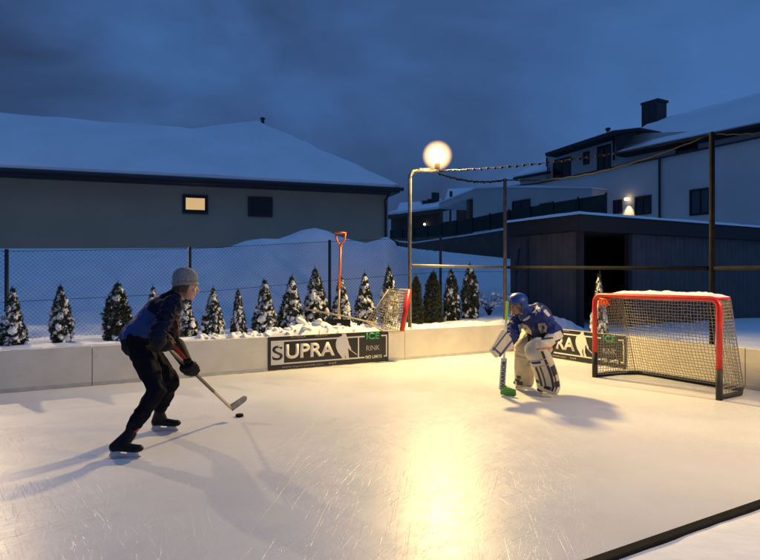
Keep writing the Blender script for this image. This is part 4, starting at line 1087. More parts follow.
def glove(t, wrist, elbow, palm_dir, thumb_dir, shaft_dir, curl_to, cuff_m, k=1.0, cuff_len=0.15):
    """padded hockey glove: cuff, back of hand and four finger rolls plus thumb"""
    wr = Vector(wrist); el = Vector(elbow); pd = Vector(palm_dir).normalized(); cd = Vector(curl_to).normalized()
    sd_ = Vector(shaft_dir).normalized(); sd_ = (sd_-pd*sd_.dot(pd)).normalized(); td = Vector(thumb_dir).normalized()
    b = MB()
    b.cap(wr-pd*0.01, wr+pd*0.07*k, 0.042*k, 0.052*k, 14)
    b.ell(wr+pd*0.05*k-cd*0.012, (0.055*k, 0.052*k, 0.045*k))
    for off, L in ((-0.045, .9), (-0.015, 1.0), (0.015, .96), (0.045, .82)):
        p1 = wr+pd*0.085*k+sd_*off*k-cd*0.012; p2 = p1+(pd*0.55+cd).normalized()*0.042*L*k; p3 = p2+(-pd*0.45+cd).normalized()*0.034*L*k; p4 = p3+(-pd).normalized()*0.026*L*k
        b.cap(p1, p2, 0.021*k, 0.018*k, 10); b.cap(p2, p3, 0.018*k, 0.016*k, 10); b.cap(p3, p4, 0.016*k, 0.013*k, 10)
    t0 = wr+pd*0.02*k+td*0.035*k; t1 = t0+(td*0.8+pd*0.7+cd*0.4).normalized()*0.05*k; t2 = t1+(cd+pd*0.3).normalized()*0.032*k
    b.cap(t0, t1, 0.022*k, 0.019*k, 10); b.cap(t1, t2, 0.018*k, 0.015*k, 10)
    g = organic(b, 'glove', gl_black, t, 0.0045, 3)
    d = (el-wr).normalized(); b = MB()
    for i in range(3):
        f0 = 0.015+i*cuff_len/3; b.cap(wr+d*f0, wr+d*(f0+cuff_len/3-0.012), (0.048+0.006*i)*k, (0.052+0.006*i)*k, 14)
    c = organic(b, 'cuff', cuff_m, g, 0.006, 2)
    return g
def skate(t, ank, heel, toe, up_to, label=None, k=1.0, bootm=None, hold=None, tongue=None):
    """boot, holder and blade; heel/toe are the ends of the blade's line on the ice"""
    h = Vector(heel); e = Vector(toe); f = (e-h).normalized(); up = Vector((0, 0, 1)); l = up.cross(f).normalized(); L = (e-h).length
    a = Vector(ank); b = MB(); s0_ = h + up*0.085; 
    b.cap(s0_+f*0.03*k, s0_+f*0.12*k, 0.036*k, 0.036*k); b.cap(s0_+f*0.12*k, s0_+f*(L-0.03)+up*-0.008, 0.038*k, 0.033*k)
    b.ell(s0_+f*(L-0.01)-up*0.006, (0.045*k, 0.036*k, 0.030*k), basis(f).to_4x4())
    b.cap(s0_+f*0.035, a+f*0.0, 0.040*k, 0.043*k); b.cap(s0_+f*0.12*k+up*0.015, a+f*0.018, 0.034*k, 0.044*k)
    b.cap(a, a+(Vector(up_to)-a).normalized()*0.075, 0.044*k, 0.048*k)
    bo = organic(b, 'skate', bootm or boot, t, 0.006, 3)
    if label: bo['label'] = label
    q = MB(); M = basis(f)
    # holder: heel and toe pedestals joined by a thin bar
    def pt(x, y, z): return h+f*x+l*y+up*z
    for x0, x1 in ((0.005, 0.085), (L-0.10, L-0.01)):
        prof = [pt(x0-0.005, 0, 0.062), pt(x1+0.012, 0, 0.062), pt(x1-0.008, 0, 0.022), pt(x0+0.012, 0, 0.022)]
        q.prism([p-l*0.012 for p in prof], l*0.024)
    q.prism([p-l*0.007 for p in (pt(0.0, 0, 0.034), pt(L, 0, 0.034), pt(L, 0, 0.018), pt(0.0, 0, 0.018))], l*0.014)
    hd_ = q.build('blade_holder', hold or holder, bo)
    q = MB(); q.prism([p-l*0.0016 for p in (pt(-0.012, 0, 0.018), pt(L+0.008, 0, 0.022), pt(L+0.014, 0, 0.010), pt(L-0.01, 0, 0.001), pt(0.01, 0, 0.001), pt(-0.014, 0, 0.008))], l*0.0032); q.build('blade', blade_m, bo)
    if tongue:
        q = MB(); tp = a+(Vector(up_to)-a).normalized()*0.085+f*0.03; q.cap(a+f*0.03, tp, 0.024, 0.030); organic(q, 'tongue', tongue, bo, 0.006, 2)
    q = MB()
    for i in range(5):
        c0 = s0_.lerp(a, 0.25+0.17*i)+f*(0.085-0.012*i)*k; q.tube([c0-l*0.030, c0+f*0.012+up*0.012, c0+l*0.030], 0.003, 5)
    q.build('lace', holder, bo)
    return bo

# ------------------------------------------------------------------ the skater
base = Vector((-2.05, 5.05, 0))
t = thing('person', 'skater in grey knit cap and blue jersey leaning forward with a stick, at left', 'person', base)
f = Vector((0.93, 0.37, 0)).normalized(); rt = Vector((f.y, -f.x, 0))
pelvis = P(138, 341, 5.1); chest = P(160, 313, 5.1); neck = P(174, 298, 5.1); hc = P(186.8, 286.0, 5.1)
rs = Vector((-1.765, 4.935, 1.225)); ls = Vector((-1.885, 5.265, 1.225))
re_ = Vector((-1.80, 4.70, 0.985)); le = Vector((-1.885, 5.27, 0.88))
rh = Vector((-1.813, 4.885, 0.88)); lh = Vector((-1.721, 5.20, 0.643))
rhip = pelvis+rt*0.09; lhip = pelvis-rt*0.09
rk = P(157, 390, 4.85); lk = P(171.5, 381, 5.35); ra = P(129, 434, 4.70); la = P(158.5, 414, 5.45)
stick_d = (Vector((-1.516, 5.90, 0.117))-lh).normalized()
HM = basis(Vector((0.90, 0.36, -0.16)))
b = MB()
wloc = head(t, b, hc, HM, 1.0)
b.cap(neck, hc-Vector((0.02, 0, 0.05)), 0.052, 0.05)
b.cap(pelvis, chest, 0.11, 0.125); b.cap(chest, neck, 0.12, 0.07); b.cap(rs, ls, 0.055, 0.055); b.cap(rhip, lhip, 0.095, 0.095)
for (A_, B_, C_, ra0, rb0, rc0) in ((rs, re_, rh, .046, .038, .026), (ls, le, lh, .046, .038, .026)):
    b.cap(A_, B_, ra0, rb0); b.cap(B_, C_, rb0, rc0)
for (A_, B_, C_) in ((rhip, rk, ra), (lhip, lk, la)):
    b.cap(A_, B_, .080, .052); b.cap(B_, B_.lerp(C_, .35), .05, .052); b.cap(B_.lerp(C_, .35), C_, .052, .034); b.cap(C_, C_-Vector((0, 0, .03)), .030, .022)
def perp(a, d): d = Vector(d).normalized(); a = Vector(a); return (a-d*a.dot(d)).normalized()
curl = perp(Vector((0.5, -0.2, 1.0)), stick_d)
palmL = perp((lh-le), stick_d); palmR = perp(Vector((0.9, 0.4, -0.1)), stick_d)
wL = lh-palmL*0.06; wR = rh-palmR*0.06
curlL = palmL.cross(stick_d); curlR = palmR.cross(stick_d)
hand(b, wL, palmL, -stick_d, stick_d, 0.9, curlL); hand(b, wR, palmR, stick_d, stick_d, 0.9, curlR)
body = organic(b, 'body', skin, t, 0.0052, 4)
face_bits(t, body, wloc, HM)
# jersey
b = MB()
b.cap(pelvis+Vector((0, 0, 0.03)), pelvis.lerp(chest, .5)+rt*0.0, 0.150, 0.145, 20); b.cap(pelvis+Vector((0, 0, 0.03))+rt*0.05, chest+rt*0.05, 0.132, 0.135, 20); b.cap(pelvis+Vector((0, 0, 0.03))-rt*0.05, chest-rt*0.05, 0.132, 0.135, 20)
b.cap(chest, neck-(neck-chest)*0.12, 0.145, 0.085, 20)
b.cap(rs-Vector((0, 0, .01)), ls-Vector((0, 0, .01)), 0.082, 0.082, 18); b.cap(chest+rt*.07, rs, 0.11, 0.075); b.cap(chest-rt*.07, ls, 0.11, 0.075)
jt = organic(b, 'jersey', blue_j, t, 0.007, 5, 0.012, 9, (1, 1, 1), 2)
patch(jt, [(176, 281), (150, 296), (146, 309), (160, 318), (163, 332), (163, 352), (210, 352), (210, 281)], navy, front=False)
b = MB(); b.cap(rs, re_, 0.074, 0.062, 18); b.cap(re_, re_.lerp(wR, .72), 0.062, 0.050, 18)
organic(b, 'sleeve', navy, t, 0.006, 4, 0.016, 15, (1, 1, 1.3), 4)
b = MB(); b.cap(ls, le, 0.074, 0.058, 18); b.cap(le, le.lerp(wL, .5), 0.058, 0.048, 18)
organic(b, 'sleeve', mat('dark_maroon_cloth', (0.030, 0.010, 0.014), 0.85), t, 0.006, 4, 0.016, 15, (1, 1, 1.3), 5)
q = MB(); q.ell(neck+(hc-neck)*0.22, (0.072, 0.070, 0.035), HM.to_4x4()); organic(q, 'collar', navy, t, 0.006, 3)
# trousers
b = MB(); b.cap(rhip, lhip, 0.118, 0.118, 20); b.ell(pelvis-f*0.015+Vector((0, 0, -.01)), (0.122, 0.15, 0.13), basis(f).to_4x4())
for (A_, B_, C_) in ((rhip, rk, ra), (lhip, lk, la)):
    b.cap(A_, B_, .108, .072, 20); b.cap(B_, B_.lerp(C_, .4), .072, .068, 20); b.cap(B_.lerp(C_, .4), B_.lerp(C_, .84), .068, .052, 20)
organic(b, 'trousers', trous, t, 0.007, 5, 0.014, 10, (1, 1, 0.9), 8)
glv = glove(t, wL, le, palmL, -stick_d, stick_d, curlL, gl_black, 1.22, 0.17)
for ch_ in glv.children: patch(ch_, [(173.5, 347), (177, 345.5), (181, 351), (189, 360), (186.5, 363.5), (178, 356)], gl_red, front=False)
glove(t, wR, re_, palmR, stick_d, stick_d, curlR, gl_black, 1.12, 0.12)
r0 = P(110, 458.5, 4.66); r0.z = 0.0; r1_ = P(138.5, 458, 4.64); r1_.z = 0
skate(t, ra, r0+f*0.0, r0+(r1_-r0).normalized()*0.245, rk, 'near skate with a red tongue', tongue=gl_red)
l0 = P(152, 431, 5.47); l0.z = 0; l1 = P(180, 431.5, 5.44); l1.z = 0
skate(t, la, l0, l0+(l1-l0).normalized()*0.25, lk)
# knitted cap
knit = mat('grey_knit', (0.27, 0.265, 0.25), 0.95, var=0.3, vscale=60, bump=0.6, bscale=90)
b = MB(); b.ell(wloc(-0.025, 0, 0.070), (0.108, 0.094, 0.092), HM.to_4x4(), 22, 14); b.ell(wloc(-0.045, 0, 0.020), (0.082, 0.088, 0.070), HM.to_4x4(), 20, 12)
cp = organic(b, 'knit_cap', knit, t, 0.005, 3)
for v in cp.data.vertices:
    w_ = v.co+base; loc = HM.transposed() @ (w_-hc); v.co += v.normal*(0.0025*math.sin(math.atan2(loc.y, loc.x+0.02)*34))
q = MB(); ring = [wloc(-0.018+0.103*math.cos(a), 0.090*math.sin(a), 0.022+0.012*math.cos(a)) for a in [2*math.pi*k/36 for k in range(37)]]
q.tube(ring, 0.014, 8); q.build('brim', knit, cp, smooth=True)
q = MB()
for k in range(50):
    a = random.uniform(1.2, 5.1); z0_ = 0.01; p0 = wloc(-0.018+0.088*math.cos(a), 0.082*math.sin(a), z0_); p1 = wloc(-0.03+0.088*math.cos(a), 0.080*math.sin(a), -0.045-0.02*random.random()); q.cap(p0, p1, 0.009, 0.004, 6)
organic(q, 'hair', hair, t, 0.005, 1)

# his stick
shaft_m = mat('stick_shaft', (0.10, 0.085, 0.07), 0.45, var=0.2, vscale=5)
shaft_l = mat('stick_pale', (0.42, 0.36, 0.28), 0.5, var=0.15)
hl = Vector((-1.516, 5.90, 0.117)); butt = rh-(hl-rh).normalized()*0.09; sdir = (hl-butt).normalized()
t = thing('hockey_stick', 'dark shafted hockey stick with pale worn blade held by the skater', 'hockey stick', hl)
M = basis(sdir, Vector((0, 1, 0.3))).to_4x4()
q = MB(); mid = butt.lerp(hl, 0.72)
q.box((butt+mid)/2, ((mid-butt).length, 0.021, 0.030), M); q.build('shaft', shaft_m, t, bevel=0.004)
q = MB(); q.box((mid+hl)/2, ((hl-mid).length, 0.0205, 0.0295), M); q.build('lower_shaft', shaft_l, t, bevel=0.004)
tip = P(247.5, 397.5, 5.97)
q = MB(); bd = (tip-hl); n_b = 12; low = Vector((0, 0, -1)); prev = None
bn = bd.cross(low).normalized(); lowp = bn.cross(bd).normalized(); lowp = lowp if lowp.z < 0 else -lowp
ring = []
for i in range(n_b+1):
    x = i/n_b; c_ = hl + bd*(x*1.02-0.03) + bn*(0.035*x*x); hh_ = 0.036*(1-0.15*x) if x < .82 else 0.031*math.sqrt(max(0.05, 1-((x-.82)/.19)**2))
    ring.append([q.bm.verts.new(c_+lowp*hh_+bn*0.005), q.bm.verts.new(c_+lowp*hh_-bn*0.005), q.bm.verts.new(c_-lowp*hh_-bn*0.005), q.bm.verts.new(c_-lowp*hh_+bn*0.005)])
for a_, b_2 in zip(ring, ring[1:]):
    for k in range(4): q.bm.faces.new([a_[k], a_[(k+1) % 4], b_2[(k+1) % 4], b_2[k]])
q.bm.faces.new(ring[0]); q.bm.faces.new(ring[-1])
bl = q.build('blade', mat('blade_tape', (0.36, 0.33, 0.28), 0.8, col2=(0.16, 0.14, 0.12), vscale=18), t, bevel=0.002)
q = MB(); q.cap(butt, butt+sdir*0.10, 0.017, 0.017, 10); q.build('grip_tape', gl_black, t, smooth=True)
# puck
pk = P(239.5, 417, 6.02)
q = MB(); q.tube([(pk.x, pk.y, 0.001), (pk.x, pk.y, 0.027)], 0.04, 28)
tag(q.build('puck', rubber, None, bevel=0.003), 'black puck lying on the ice under the skater\'s stick blade', 'puck')

# ------------------------------------------------------------------ the goalkeeper
gbase = Vector((1.98, 7.35, 0))
t = thing('person', 'crouching goalkeeper in blue helmet, blue jersey and cream leg pads, before the goal', 'person', gbase)
gf = Vector((-0.86, -0.51, 0)).normalized(); gr = Vector((gf.y, -gf.x, 0))      # gr = to his right (away from the camera)
pelvis = Vector((2.13, 7.52, 0.74)); chest = Vector((2.00, 7.41, 0.93)); neck = P(526, 314, 7.32); hc = P(517.2, 305.0, 7.25)
ls = Vector((2.01, 7.23, 0.955)); rs = Vector((1.79, 7.50, 0.945))
le = Vector((2.16, 7.10, 0.76)); re_ = P(511, 337, 7.33)
lh = Vector((1.94, 6.86, 0.635)); rh = P(504.5, 347, 7.14)
lhip = pelvis-gr*0.10; rhip = pelvis+gr*0.10
lk = Vector((1.97, 7.00, 0.50)); rk = P(523.5, 352, 7.50); la = P(550, 389, 7.17); la.z = 0.13; ra = P(526, 381, 7.62); ra.z = 0.13
GHM = basis(Vector((-0.88, -0.40, -0.22)))
b = MB()
gw = head(t, b, hc, GHM, 0.96)
b.cap(neck, hc-GHM @ Vector((0.02, 0, 0.05)), 0.05, 0.05)
b.cap(pelvis, chest, 0.10, 0.115); b.cap(chest, neck, 0.11, 0.07); b.cap(rs, ls, 0.055, 0.055); b.cap(rhip, lhip, 0.09, 0.09)
for (A_, B_, C_) in ((rs, re_, rh), (ls, le, lh)): b.cap(A_, B_, .045, .036); b.cap(B_, C_, .036, .026)
for (A_, B_, C_) in ((rhip, rk, ra), (lhip, lk, la)): b.cap(A_, B_, .075, .05); b.cap(B_, C_, .05, .034); b.cap(C_, C_-Vector((0, 0, .03)), .030, .022)
gs_top = P(507.3, 301.5, 7.14); gs_mid = P(504.0, 358, 7.12)
gsd = (gs_mid-gs_top).normalized()
pR = perp(rh-re_, gsd); hand(b, rh-pR*0.06, pR, gsd, gsd, 0.9, pR.cross(gsd))
pL = (lh-le).normalized(); hand(b, lh, pL, Vector((0, 0, 1)), Vector((-.3, .3, 1)), 0.85)
body = organic(b, 'body', skin, t, 0.0055, 4)
face_bits(t, body, gw, GHM, 0.96)
gblue = mat('royal_blue_jersey', (0.009, 0.026, 0.155), 0.75, var=0.12, vscale=6)
cream = mat('cream_leather', (0.60, 0.53, 0.40), 0.5, var=0.10, vscale=9, bump=0.1, bscale=30)
cream2 = mat('worn_cream_leather', (0.50, 0.42, 0.30), 0.55, var=0.22, vscale=7, bump=0.15, bscale=25)
scuff(cream, (0.16, 0.12, 0.08)); scuff(cream2, (0.12, 0.09, 0.06))
jwhite = mat('jersey_white', (0.68, 0.64, 0.55), 0.75)
pblack = mat('pad_black', (0.02, 0.02, 0.022), 0.5)
b = MB()
b.cap(pelvis, chest, 0.165, 0.185, 20); b.cap(chest, neck-(neck-chest)*0.05, 0.175, 0.10, 20)
b.cap(rs, ls, 0.105, 0.108, 18); b.cap(chest+gr*.08, rs, 0.14, 0.10); b.cap(chest-gr*.08, ls, 0.14, 0.10)
b.cap(pelvis-gr*.07+gf*0.02, chest-gr*.06+gf*.05, 0.145, 0.15, 18); b.cap(pelvis+gr*.07+gf*0.02, chest+gr*.06+gf*.05, 0.145, 0.15, 18)
b.cap(P(548, 328, 7.32), P(551, 343, 7.30), 0.11, 0.06)
jt = organic(b, 'jersey', gblue, t, 0.007, 6, 0.022, 10, (1, 1, 0.6), 12)
b = MB(); b.cap(ls, le, 0.096, 0.082, 18); b.cap(le, le.lerp(lh, .45), 0.082, 0.070, 18)
sl_ = organic(b, 'sleeve', gblue, t, 0.006, 4, 0.016, 14, (1, 1, 1.2), 14)
b = MB(); b.cap(rs, re_, 0.10, 0.088, 18); b.cap(re_, re_.lerp(rh, .55), 0.088, 0.075, 18)
sr_ = organic(b, 'sleeve', gblue, t, 0.006, 4, 0.016, 14, (1, 1, 1.2), 17)
for ob in (jt, sl_):
    patch(ob, [(552.5, 334), (560.5, 330.5), (564, 337), (554, 341.5)], jwhite)
    patch(ob, [(538, 324), (545, 322.5), (547.5, 327), (546, 332.5), (541, 333), (538.5, 329)], cream2)
    patch(ob, [(541.5, 326), (544, 325.5), (545, 329), (542.5, 330)], gblue)
    patch(ob, [(533.5, 306.5), (536.5, 305), (541.5, 310), (539.5, 312.5)], jwhite)
    patch(ob, [(543, 311), (546, 309.5), (550.5, 315), (548.5, 317)], jwhite)
for ob in (jt, sr_):
    patch(ob, [(518, 325), (522, 323.5), (527, 325.5), (531, 330.5), (532.5, 338), (530.5, 344), (527, 340), (524.5, 336), (521, 334.5), (519, 330)], jwhite)
    patch(ob, [(522.5, 327.5), (525.5, 327), (527.5, 329.5), (524, 330.5)], pblack)
    patch(ob, [(526, 333), (529.5, 334), (530, 339), (527.5, 336.5)], pblack)
q = MB(); 
ringc = [neck+(hc-neck)*0.05+GHM @ Vector((0.062*math.cos(a), 0.085*math.sin(a), -0.02-0.045*max(0, math.cos(a)))) for a in [2*math.pi*k/30 for k in range(31)]]
q.tube(ringc, 0.017, 8); q.build('collar', jwhite, t, smooth=True)
# trousers (mostly hidden)
b = MB(); b.cap(rhip, lhip, 0.155, 0.155, 18)
for (A_, B_, C_) in ((rhip, rk, ra), (lhip, lk, la)): b.cap(A_, B_, .13, .10, 18); b.cap(B_, B_.lerp(C_, .8), .075, .055, 14)
organic(b, 'hockey_pants', pblack, t, 0.009, 5, 0.008, 9)
# helmet + cage
hblue = mat('helmet_blue', (0.010, 0.055, 0.27), 0.42, spec=0.4, var=0.15, vscale=30)
b = MB(); b.ell(gw(-0.020, 0, 0.040), (0.128, 0.108, 0.105), GHM.to_4x4(), 24, 16); b.ell(gw(-0.050, 0, -0.02), (0.090, 0.100, 0.085), GHM.to_4x4(), 20, 12); b.cap(gw(0.085, -0.05, 0.05), gw(0.085, 0.05, 0.05), 0.022, 0.022)
hm = organic(b, 'helmet', hblue, t, 0.005, 3)
# open the front of the helmet
bm = bmesh.new(); bm.from_mesh(hm.data); kill = []
for fc in bm.faces:
    l_ = GHM.transposed() @ (fc.calc_center_median()+gbase-hc)
    if l_.x > 0.010 and l_.z < 0.034: kill.append(fc)
bmesh.ops.delete(bm, geom=kill, context='FACES'); bmesh.ops.solidify(bm, geom=bm.faces[:], thickness=-0.007)
bm.to_mesh(hm.data); bm.free()
patch(hm, [(523.5, 298.5), (527, 298), (528, 302), (524.5, 303)], jwhite); patch(hm, [(517.5, 292.5), (522, 292), (523, 295), (518, 295.5)], jwhite)
q = MB()
for sy in (-0.045, 0.0, 0.045):
    for k_ in range(3):
        a_ = 0.5+0.42*k_; q.ell(gw(-0.020+0.128*math.cos(a_), sy, 0.040+0.107*math.sin(a_)-abs(sy)*0.25), (0.016, 0.008, 0.006), GHM.to_4x4() @ Matrix.Rotation(a_-math.pi/2, 4, 'Y'), 8, 5)
q.build('vents', pblack, hm, smooth=True)
cage_m = mat('cage_wire', (0.10, 0.095, 0.09), 0.35, 0.7)
def cg(a, z): 
    rr = 0.125*(1-0.20*max(0, (-z-0.05)/0.08)**1.5); return gw(-0.012+rr*1.06*math.cos(a)*(1-0.25*abs(math.sin(a))**3), rr*0.86*math.sin(a), z)
q = MB()
for z in (0.040, 0.016, -0.012, -0.040, -0.068, -0.096, -0.122):
    q.tube([cg(R(x), z) for x in range(-80, 81, 10)], 0.0028, 6)
for x in (-80, -52, -26, 0, 26, 52, 80):
    q.tube([cg(R(x), z) for z in (0.045, 0.016, -0.012, -0.040, -0.068, -0.096, -0.122)], 0.0028, 6)
q.build('face_cage', cage_m, hm, smooth=True)

# leg pads
def pad_loft(q, path, nrm, half, thick, lift=0.0, nseg=7, u0=-1.0, u1=1.0):
    """padded slab following `path`, facing nrm; widths `half` per station"""
    rings = []
    for i, p in enumerate(path):
        tdir = (path[min(i+1, len(path)-1)]-path[max(i-1, 0)]).normalized(); n_ = (nrm-tdir*nrm.dot(tdir)).normalized(); sd2 = tdir.cross(n_)
        hw = half[i]; th2 = thick[i] if isinstance(thick, list) else thick; ring = []
        for k in range(nseg+1):
            u = u0+(u1-u0)*k/nseg; bulge = (1-abs(u)**4)*0.9+0.1
            ring.append(p+sd2*hw*u+n_*(th2*bulge+lift))
        for k in range(nseg, -1, -1):
            u = u0+(u1-u0)*k/nseg; bulge = (1-abs(u)**4)*0.9+0.1
            ring.append(p+sd2*hw*u+n_*((th2*bulge+lift-0.008) if lift else (-0.03*(1-abs(u)**4))))
        rings.append([q.bm.verts.new(v) for v in ring])
    m_ = len(rings[0])
    for a_, b_2 in zip(rings, rings[1:]):
        for k in range(m_): q.bm.faces.new([a_[k], a_[(k+1) % m_], b_2[(k+1) % m_], b_2[k]])
    q.bm.faces.new(rings[0]); q.bm.faces.new(list(reversed(rings[-1])))
def smooth_path(pts, n=18):
    out = []; m_ = len(pts)-1
    for i in range(n+1):
        x = i/n*m_; k = min(int(x), m_-1); f_ = x-k
        p0, p1, p2, p3 = pts[max(k-1, 0)], pts[k], pts[k+1], pts[min(k+2, m_)]
        out.append(0.5*((2*p1)+(p2-p0)*f_+(2*p0-5*p1+4*p2-p3)*f_*f_+(3*p1-p0-3*p2+p3)*f_**3))
    return out
def legpad(pts, nrm, w, main, stripes, marks):
    path = smooth_path([Vector(p) for p in pts], 20); n_ = len(path)
    half = [w*(0.86+0.14*min(1, i/4))*(1.0 if i < n_-4 else 1.0-0.05*(i-(n_-4))) for i in range(n_)]
    th_ = [0.075*min(1, 0.6+i/6)*(1.0 if i < n_-3 else 0.9) for i in range(n_)]
    q = MB(); pad_loft(q, path, nrm, half, th_, nseg=12)
    pd_ = q.build('leg_pad', main, t, smooth=True); s2 = pd_.modifiers.new('s', 'SUBSURF'); s2.levels = 1; s2.render_levels = 1
    for (a_, b_2, u0, u1, m_) in stripes:
        q = MB(); i0, i1 = int(a_*(n_-1)), int(b_2*(n_-1)); pad_loft(q, path[i0:i1+1], nrm, half[i0:i1+1], th_[i0:i1+1], lift=0.004, nseg=3, u0=u0, u1=u1); q.build('pad_stripe', m_, pd_, smooth=False)
    # side wing facing outwards and knee roll seams
    for f_ in marks:
        i = int(f_*(n_-1)); p = path[i]; td = (path[i+1]-path[i-1]).normalized(); nn_ = (nrm-td*nrm.dot(td)).normalized(); sd2 = td.cross(nn_)
        q = MB(); q.tube([p+sd2*half[i]*u+nn_*(th_[i]*((1-abs(u)**4)*.9+.1)+0.002) for u in (-.97, -.6, -.2, .2, .6, .97)], 0.007, 6); q.build('seam_roll', cream2, pd_, smooth=True)
    return pd_
nl = Vector((-0.50, -0.86, 0.12)).normalized()
lp = [P(546.5, 393.5, 6.98), P(548.5, 386, 7.02), P(546, 374, 6.99), P(541.5, 362, 6.92), P(536.5, 351, 6.86), P(532.5, 343.5, 6.95)]
lp[0].z = 0.07
st = [(0.05, 0.62, -0.55, -0.36, pblack), (0.02, 0.80, 0.42, 0.60, pblack), (0.15, 0.62, -0.18, -0.04, mat('pad_brown', (0.10, 0.06, 0.03), 0.6)), (0.0, 0.14, -0.30, 0.34, pblack), (0.20, 0.34, 0.66, 0.95, pblack), (0.44, 0.56, 0.66, 0.95, pblack), (0.08, 0.40, 0.74, 0.80, pblack), (0.30, 0.36, -0.95, -0.62, pblack), (0.66, 0.70, -0.9, 0.1, gblue)]
legpad(lp, nl, 0.145, cream, st, (0.60, 0.72))
nr = Vector((-0.62, -0.78, 0.1)).normalized()
rp_ = [P(523.5, 387, 7.42), P(524.5, 380, 7.45), P(524, 368, 7.42), P(524.5, 356, 7.38), P(525, 347, 7.36), P(525.5, 340, 7.42)]
rp_[0].z = 0.045
legpad(rp_, nr, 0.135, cream2, [(0.02, 0.10, -0.6, 0.1, pblack), (0.16, 0.24, -0.9, -0.25, pblack), (0.26, 0.34, -0.55, -0.1, pblack), (0.60, 0.95, 0.55, 0.72, pblack)], (0.62, 0.74))
# straps and calf side of the near pad
for zf in (0.12, 0.25, 0.34, 0.44, 0.56, 0.7):
    c0 = la.lerp(lk, zf); q = MB(); q.tube([c0+Vector((0.02+0.075*math.cos(a), 0.0+0.085*math.sin(a), 0)) for a in [2*math.pi*k/16 for k in range(17)]], 0.010, 6); q.build('strap', pblack if zf not in (0.25, 0.44) else cream, t, smooth=True)
def gskate(an, back, lab=None):
    h_ = Vector((an.x, an.y, 0))-gf*0.07; return skate(t, an, h_, h_+gf*0.25, an+Vector((0, 0, .3)), lab, bootm=boot, hold=jwhite)
gskate(la, 0); gskate(ra, 0)
# catching glove and forearm guard (near arm)
b = MB(); fa = le.lerp(lh, .42)
b.cap(fa, lh, 0.072, 0.066, 16); b.ell(lh+Vector((-0.015, -0.02, 0.005)), (0.105, 0.075, 0.085), Euler((0.3, 0.2, 0.5)).to_matrix().to_4x4(), 18, 12)
b.ell(lh+Vector((-0.055, -0.01, -0.045)), (0.085, 0.07, 0.06), Euler((0.1, 0.5, 0.6)).to_matrix().to_4x4()); b.ell(lh+Vector((0.045, -0.02, -0.03)), (0.05, 0.06, 0.055))
cgv = organic(b, 'catching_glove', cream, t, 0.006, 4, 0.004, 22)
patch(cgv, [(536, 348), (553, 346.5), (553, 349), (537, 351)], mat('pale_red_leather', (0.55, 0.25, 0.15), 0.6)); patch(cgv, [(530, 352), (535, 349.5), (537, 351.5), (533, 357), (530.5, 357.5)], pblack)
patch(cgv, [(541, 338), (553, 337), (553.5, 338.6), (541, 340)], pblack)
# blocker board on the stick hand
bp2 = [P(501.0, 329, 7.10), P(489.0, 350.5, 6.96), P(495.2, 358, 6.98), P(503.5, 352.5, 7.06), P(513, 348.5, 7.14), P(508.5, 337, 7.14)]
nb2 = (bp2[1]-bp2[0]).cross(bp2[4]-bp2[0]).normalized(); nb2 = nb2 if nb2.y < 0 else -nb2
q = MB(); q.prism([p+nb2*0.045 for p in bp2], -nb2*0.055)
bk = q.build('blocker', cream, t, bevel=0.012)
bluep = mat('blocker_blue', (0.02, 0.05, 0.20), 0.5)
def strip(a_, b_2, w_=0.010):
    q = MB(); d_ = (b_2-a_).normalized(); s_ = d_.cross(nb2)*w_; q.prism([a_+nb2*0.0475+s_, b_2+nb2*0.0475+s_, b_2+nb2*0.0475-s_, a_+nb2*0.0475-s_], nb2*0.004); q.build('blocker_stripe', bluep, bk)
strip(bp2[0].lerp(bp2[5], .45), bp2[1].lerp(bp2[2], .15)+(bp2[0]-bp2[1])*0.05, .008); strip(bp2[5].lerp(bp2[4], .3), bp2[2].lerp(bp2[3], .2), .012); strip(bp2[1].lerp(bp2[0], .12), bp2[2].lerp(bp2[3], .5), .010)
b = MB(); b.cap(rh, re_.lerp(rh, .45), 0.055, 0.062); organic(b, 'blocker_cuff', bluep, bk, 0.007, 3)

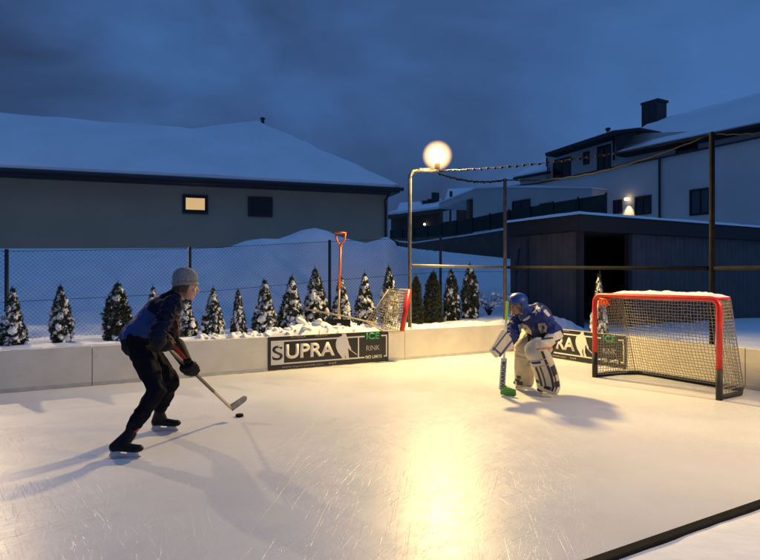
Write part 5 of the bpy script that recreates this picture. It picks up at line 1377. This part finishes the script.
# goalkeeper's stick
t = thing('goalie_stick', 'white goalkeeper stick with lime green tape and green blade standing on the ice', 'goalie stick', Vector((gs_mid.x, gs_mid.y, 0)))
lime = mat('lime_green', (0.34, 0.58, 0.05), 0.5); swhite = mat('stick_white', (0.66, 0.66, 0.62), 0.4)
gs_heel = P(501.8, 391.5, 7.10)
M = basis(gsd, Vector((0, 1, 0))).to_4x4()
def shaft(a_, b_2, wd, th2, nm, m_):
    d_ = (b_2-a_); MM = basis(d_, Vector((0, 1, 0))).to_4x4(); q = MB(); q.box((a_+b_2)/2, (d_.length, wd, th2), MM); return q.build(nm, m_, t, bevel=0.004)
gk = gs_top.lerp(gs_mid, 0.34)
shaft(gs_top, gk, 0.031, 0.028, 'grip', lime); shaft(gk, gs_mid, 0.026, 0.024, 'shaft', swhite)
pdl = shaft(gs_mid, gs_heel+Vector((0, 0, 0.02)), 0.072, 0.024, 'paddle', swhite)
q = MB(); toe_ = P(516.3, 394.8, 6.98); hl2 = P(501.2, 390, 7.10); 
e1_ = P(502, 384.5, 7.10); bdir = (toe_-hl2); nrm_b = Vector((0, -1, 0))
pts_ = [Vector((hl2.x-.008, 7.105, 0.012)), Vector((hl2.x+0.05, 7.07, 0.003)), Vector((toe_.x-0.02, 6.99, 0.004)), Vector((toe_.x, 6.98, 0.030)), Vector((toe_.x-0.005, 6.98, 0.092)), Vector((toe_.x-0.06, 7.02, 0.105)), Vector((hl2.x+0.045, 7.09, 0.125)), Vector((hl2.x-0.01, 7.105, 0.12))]
q.prism(pts_, Vector((0.004, 0.022, 0))); q.build('blade', mat('blade_green', (0.09, 0.36, 0.05), 0.5), t, bevel=0.004)
# dark lettering running down the paddle: drawn as the blocky word seen in the photo
me = text_mesh('WARRIOR', (gs_heel-gs_mid).length*0.86, 0.046, 0.0015, 0.02); me.materials.append(pblack)
o = bpy.data.objects.new('lettering', me); COL.objects.link(o); ORG[o.name] = Vector((0, 0, 0)); o.parent = pdl
dd = (gs_heel-gs_mid).normalized(); zax = Vector((0, 1, 0)).cross(dd).normalized()*-1; zax = -dd.cross(Vector((0, 1, 0))).normalized()
# letters read upward: x axis runs up the paddle
xax = -dd; yax = Vector((0, 1, 0)); yax = (yax-xax*yax.dot(xax)).normalized(); zax = xax.cross(yax)
Mx = Matrix((xax, yax, zax)).transposed().to_4x4()
st0 = gs_heel.lerp(gs_mid, 0.06) - zax*0.023 - yax*0.0140
o.matrix_local = Matrix.Translation(st0-Vector((gs_mid.x, gs_mid.y, 0))) @ Mx
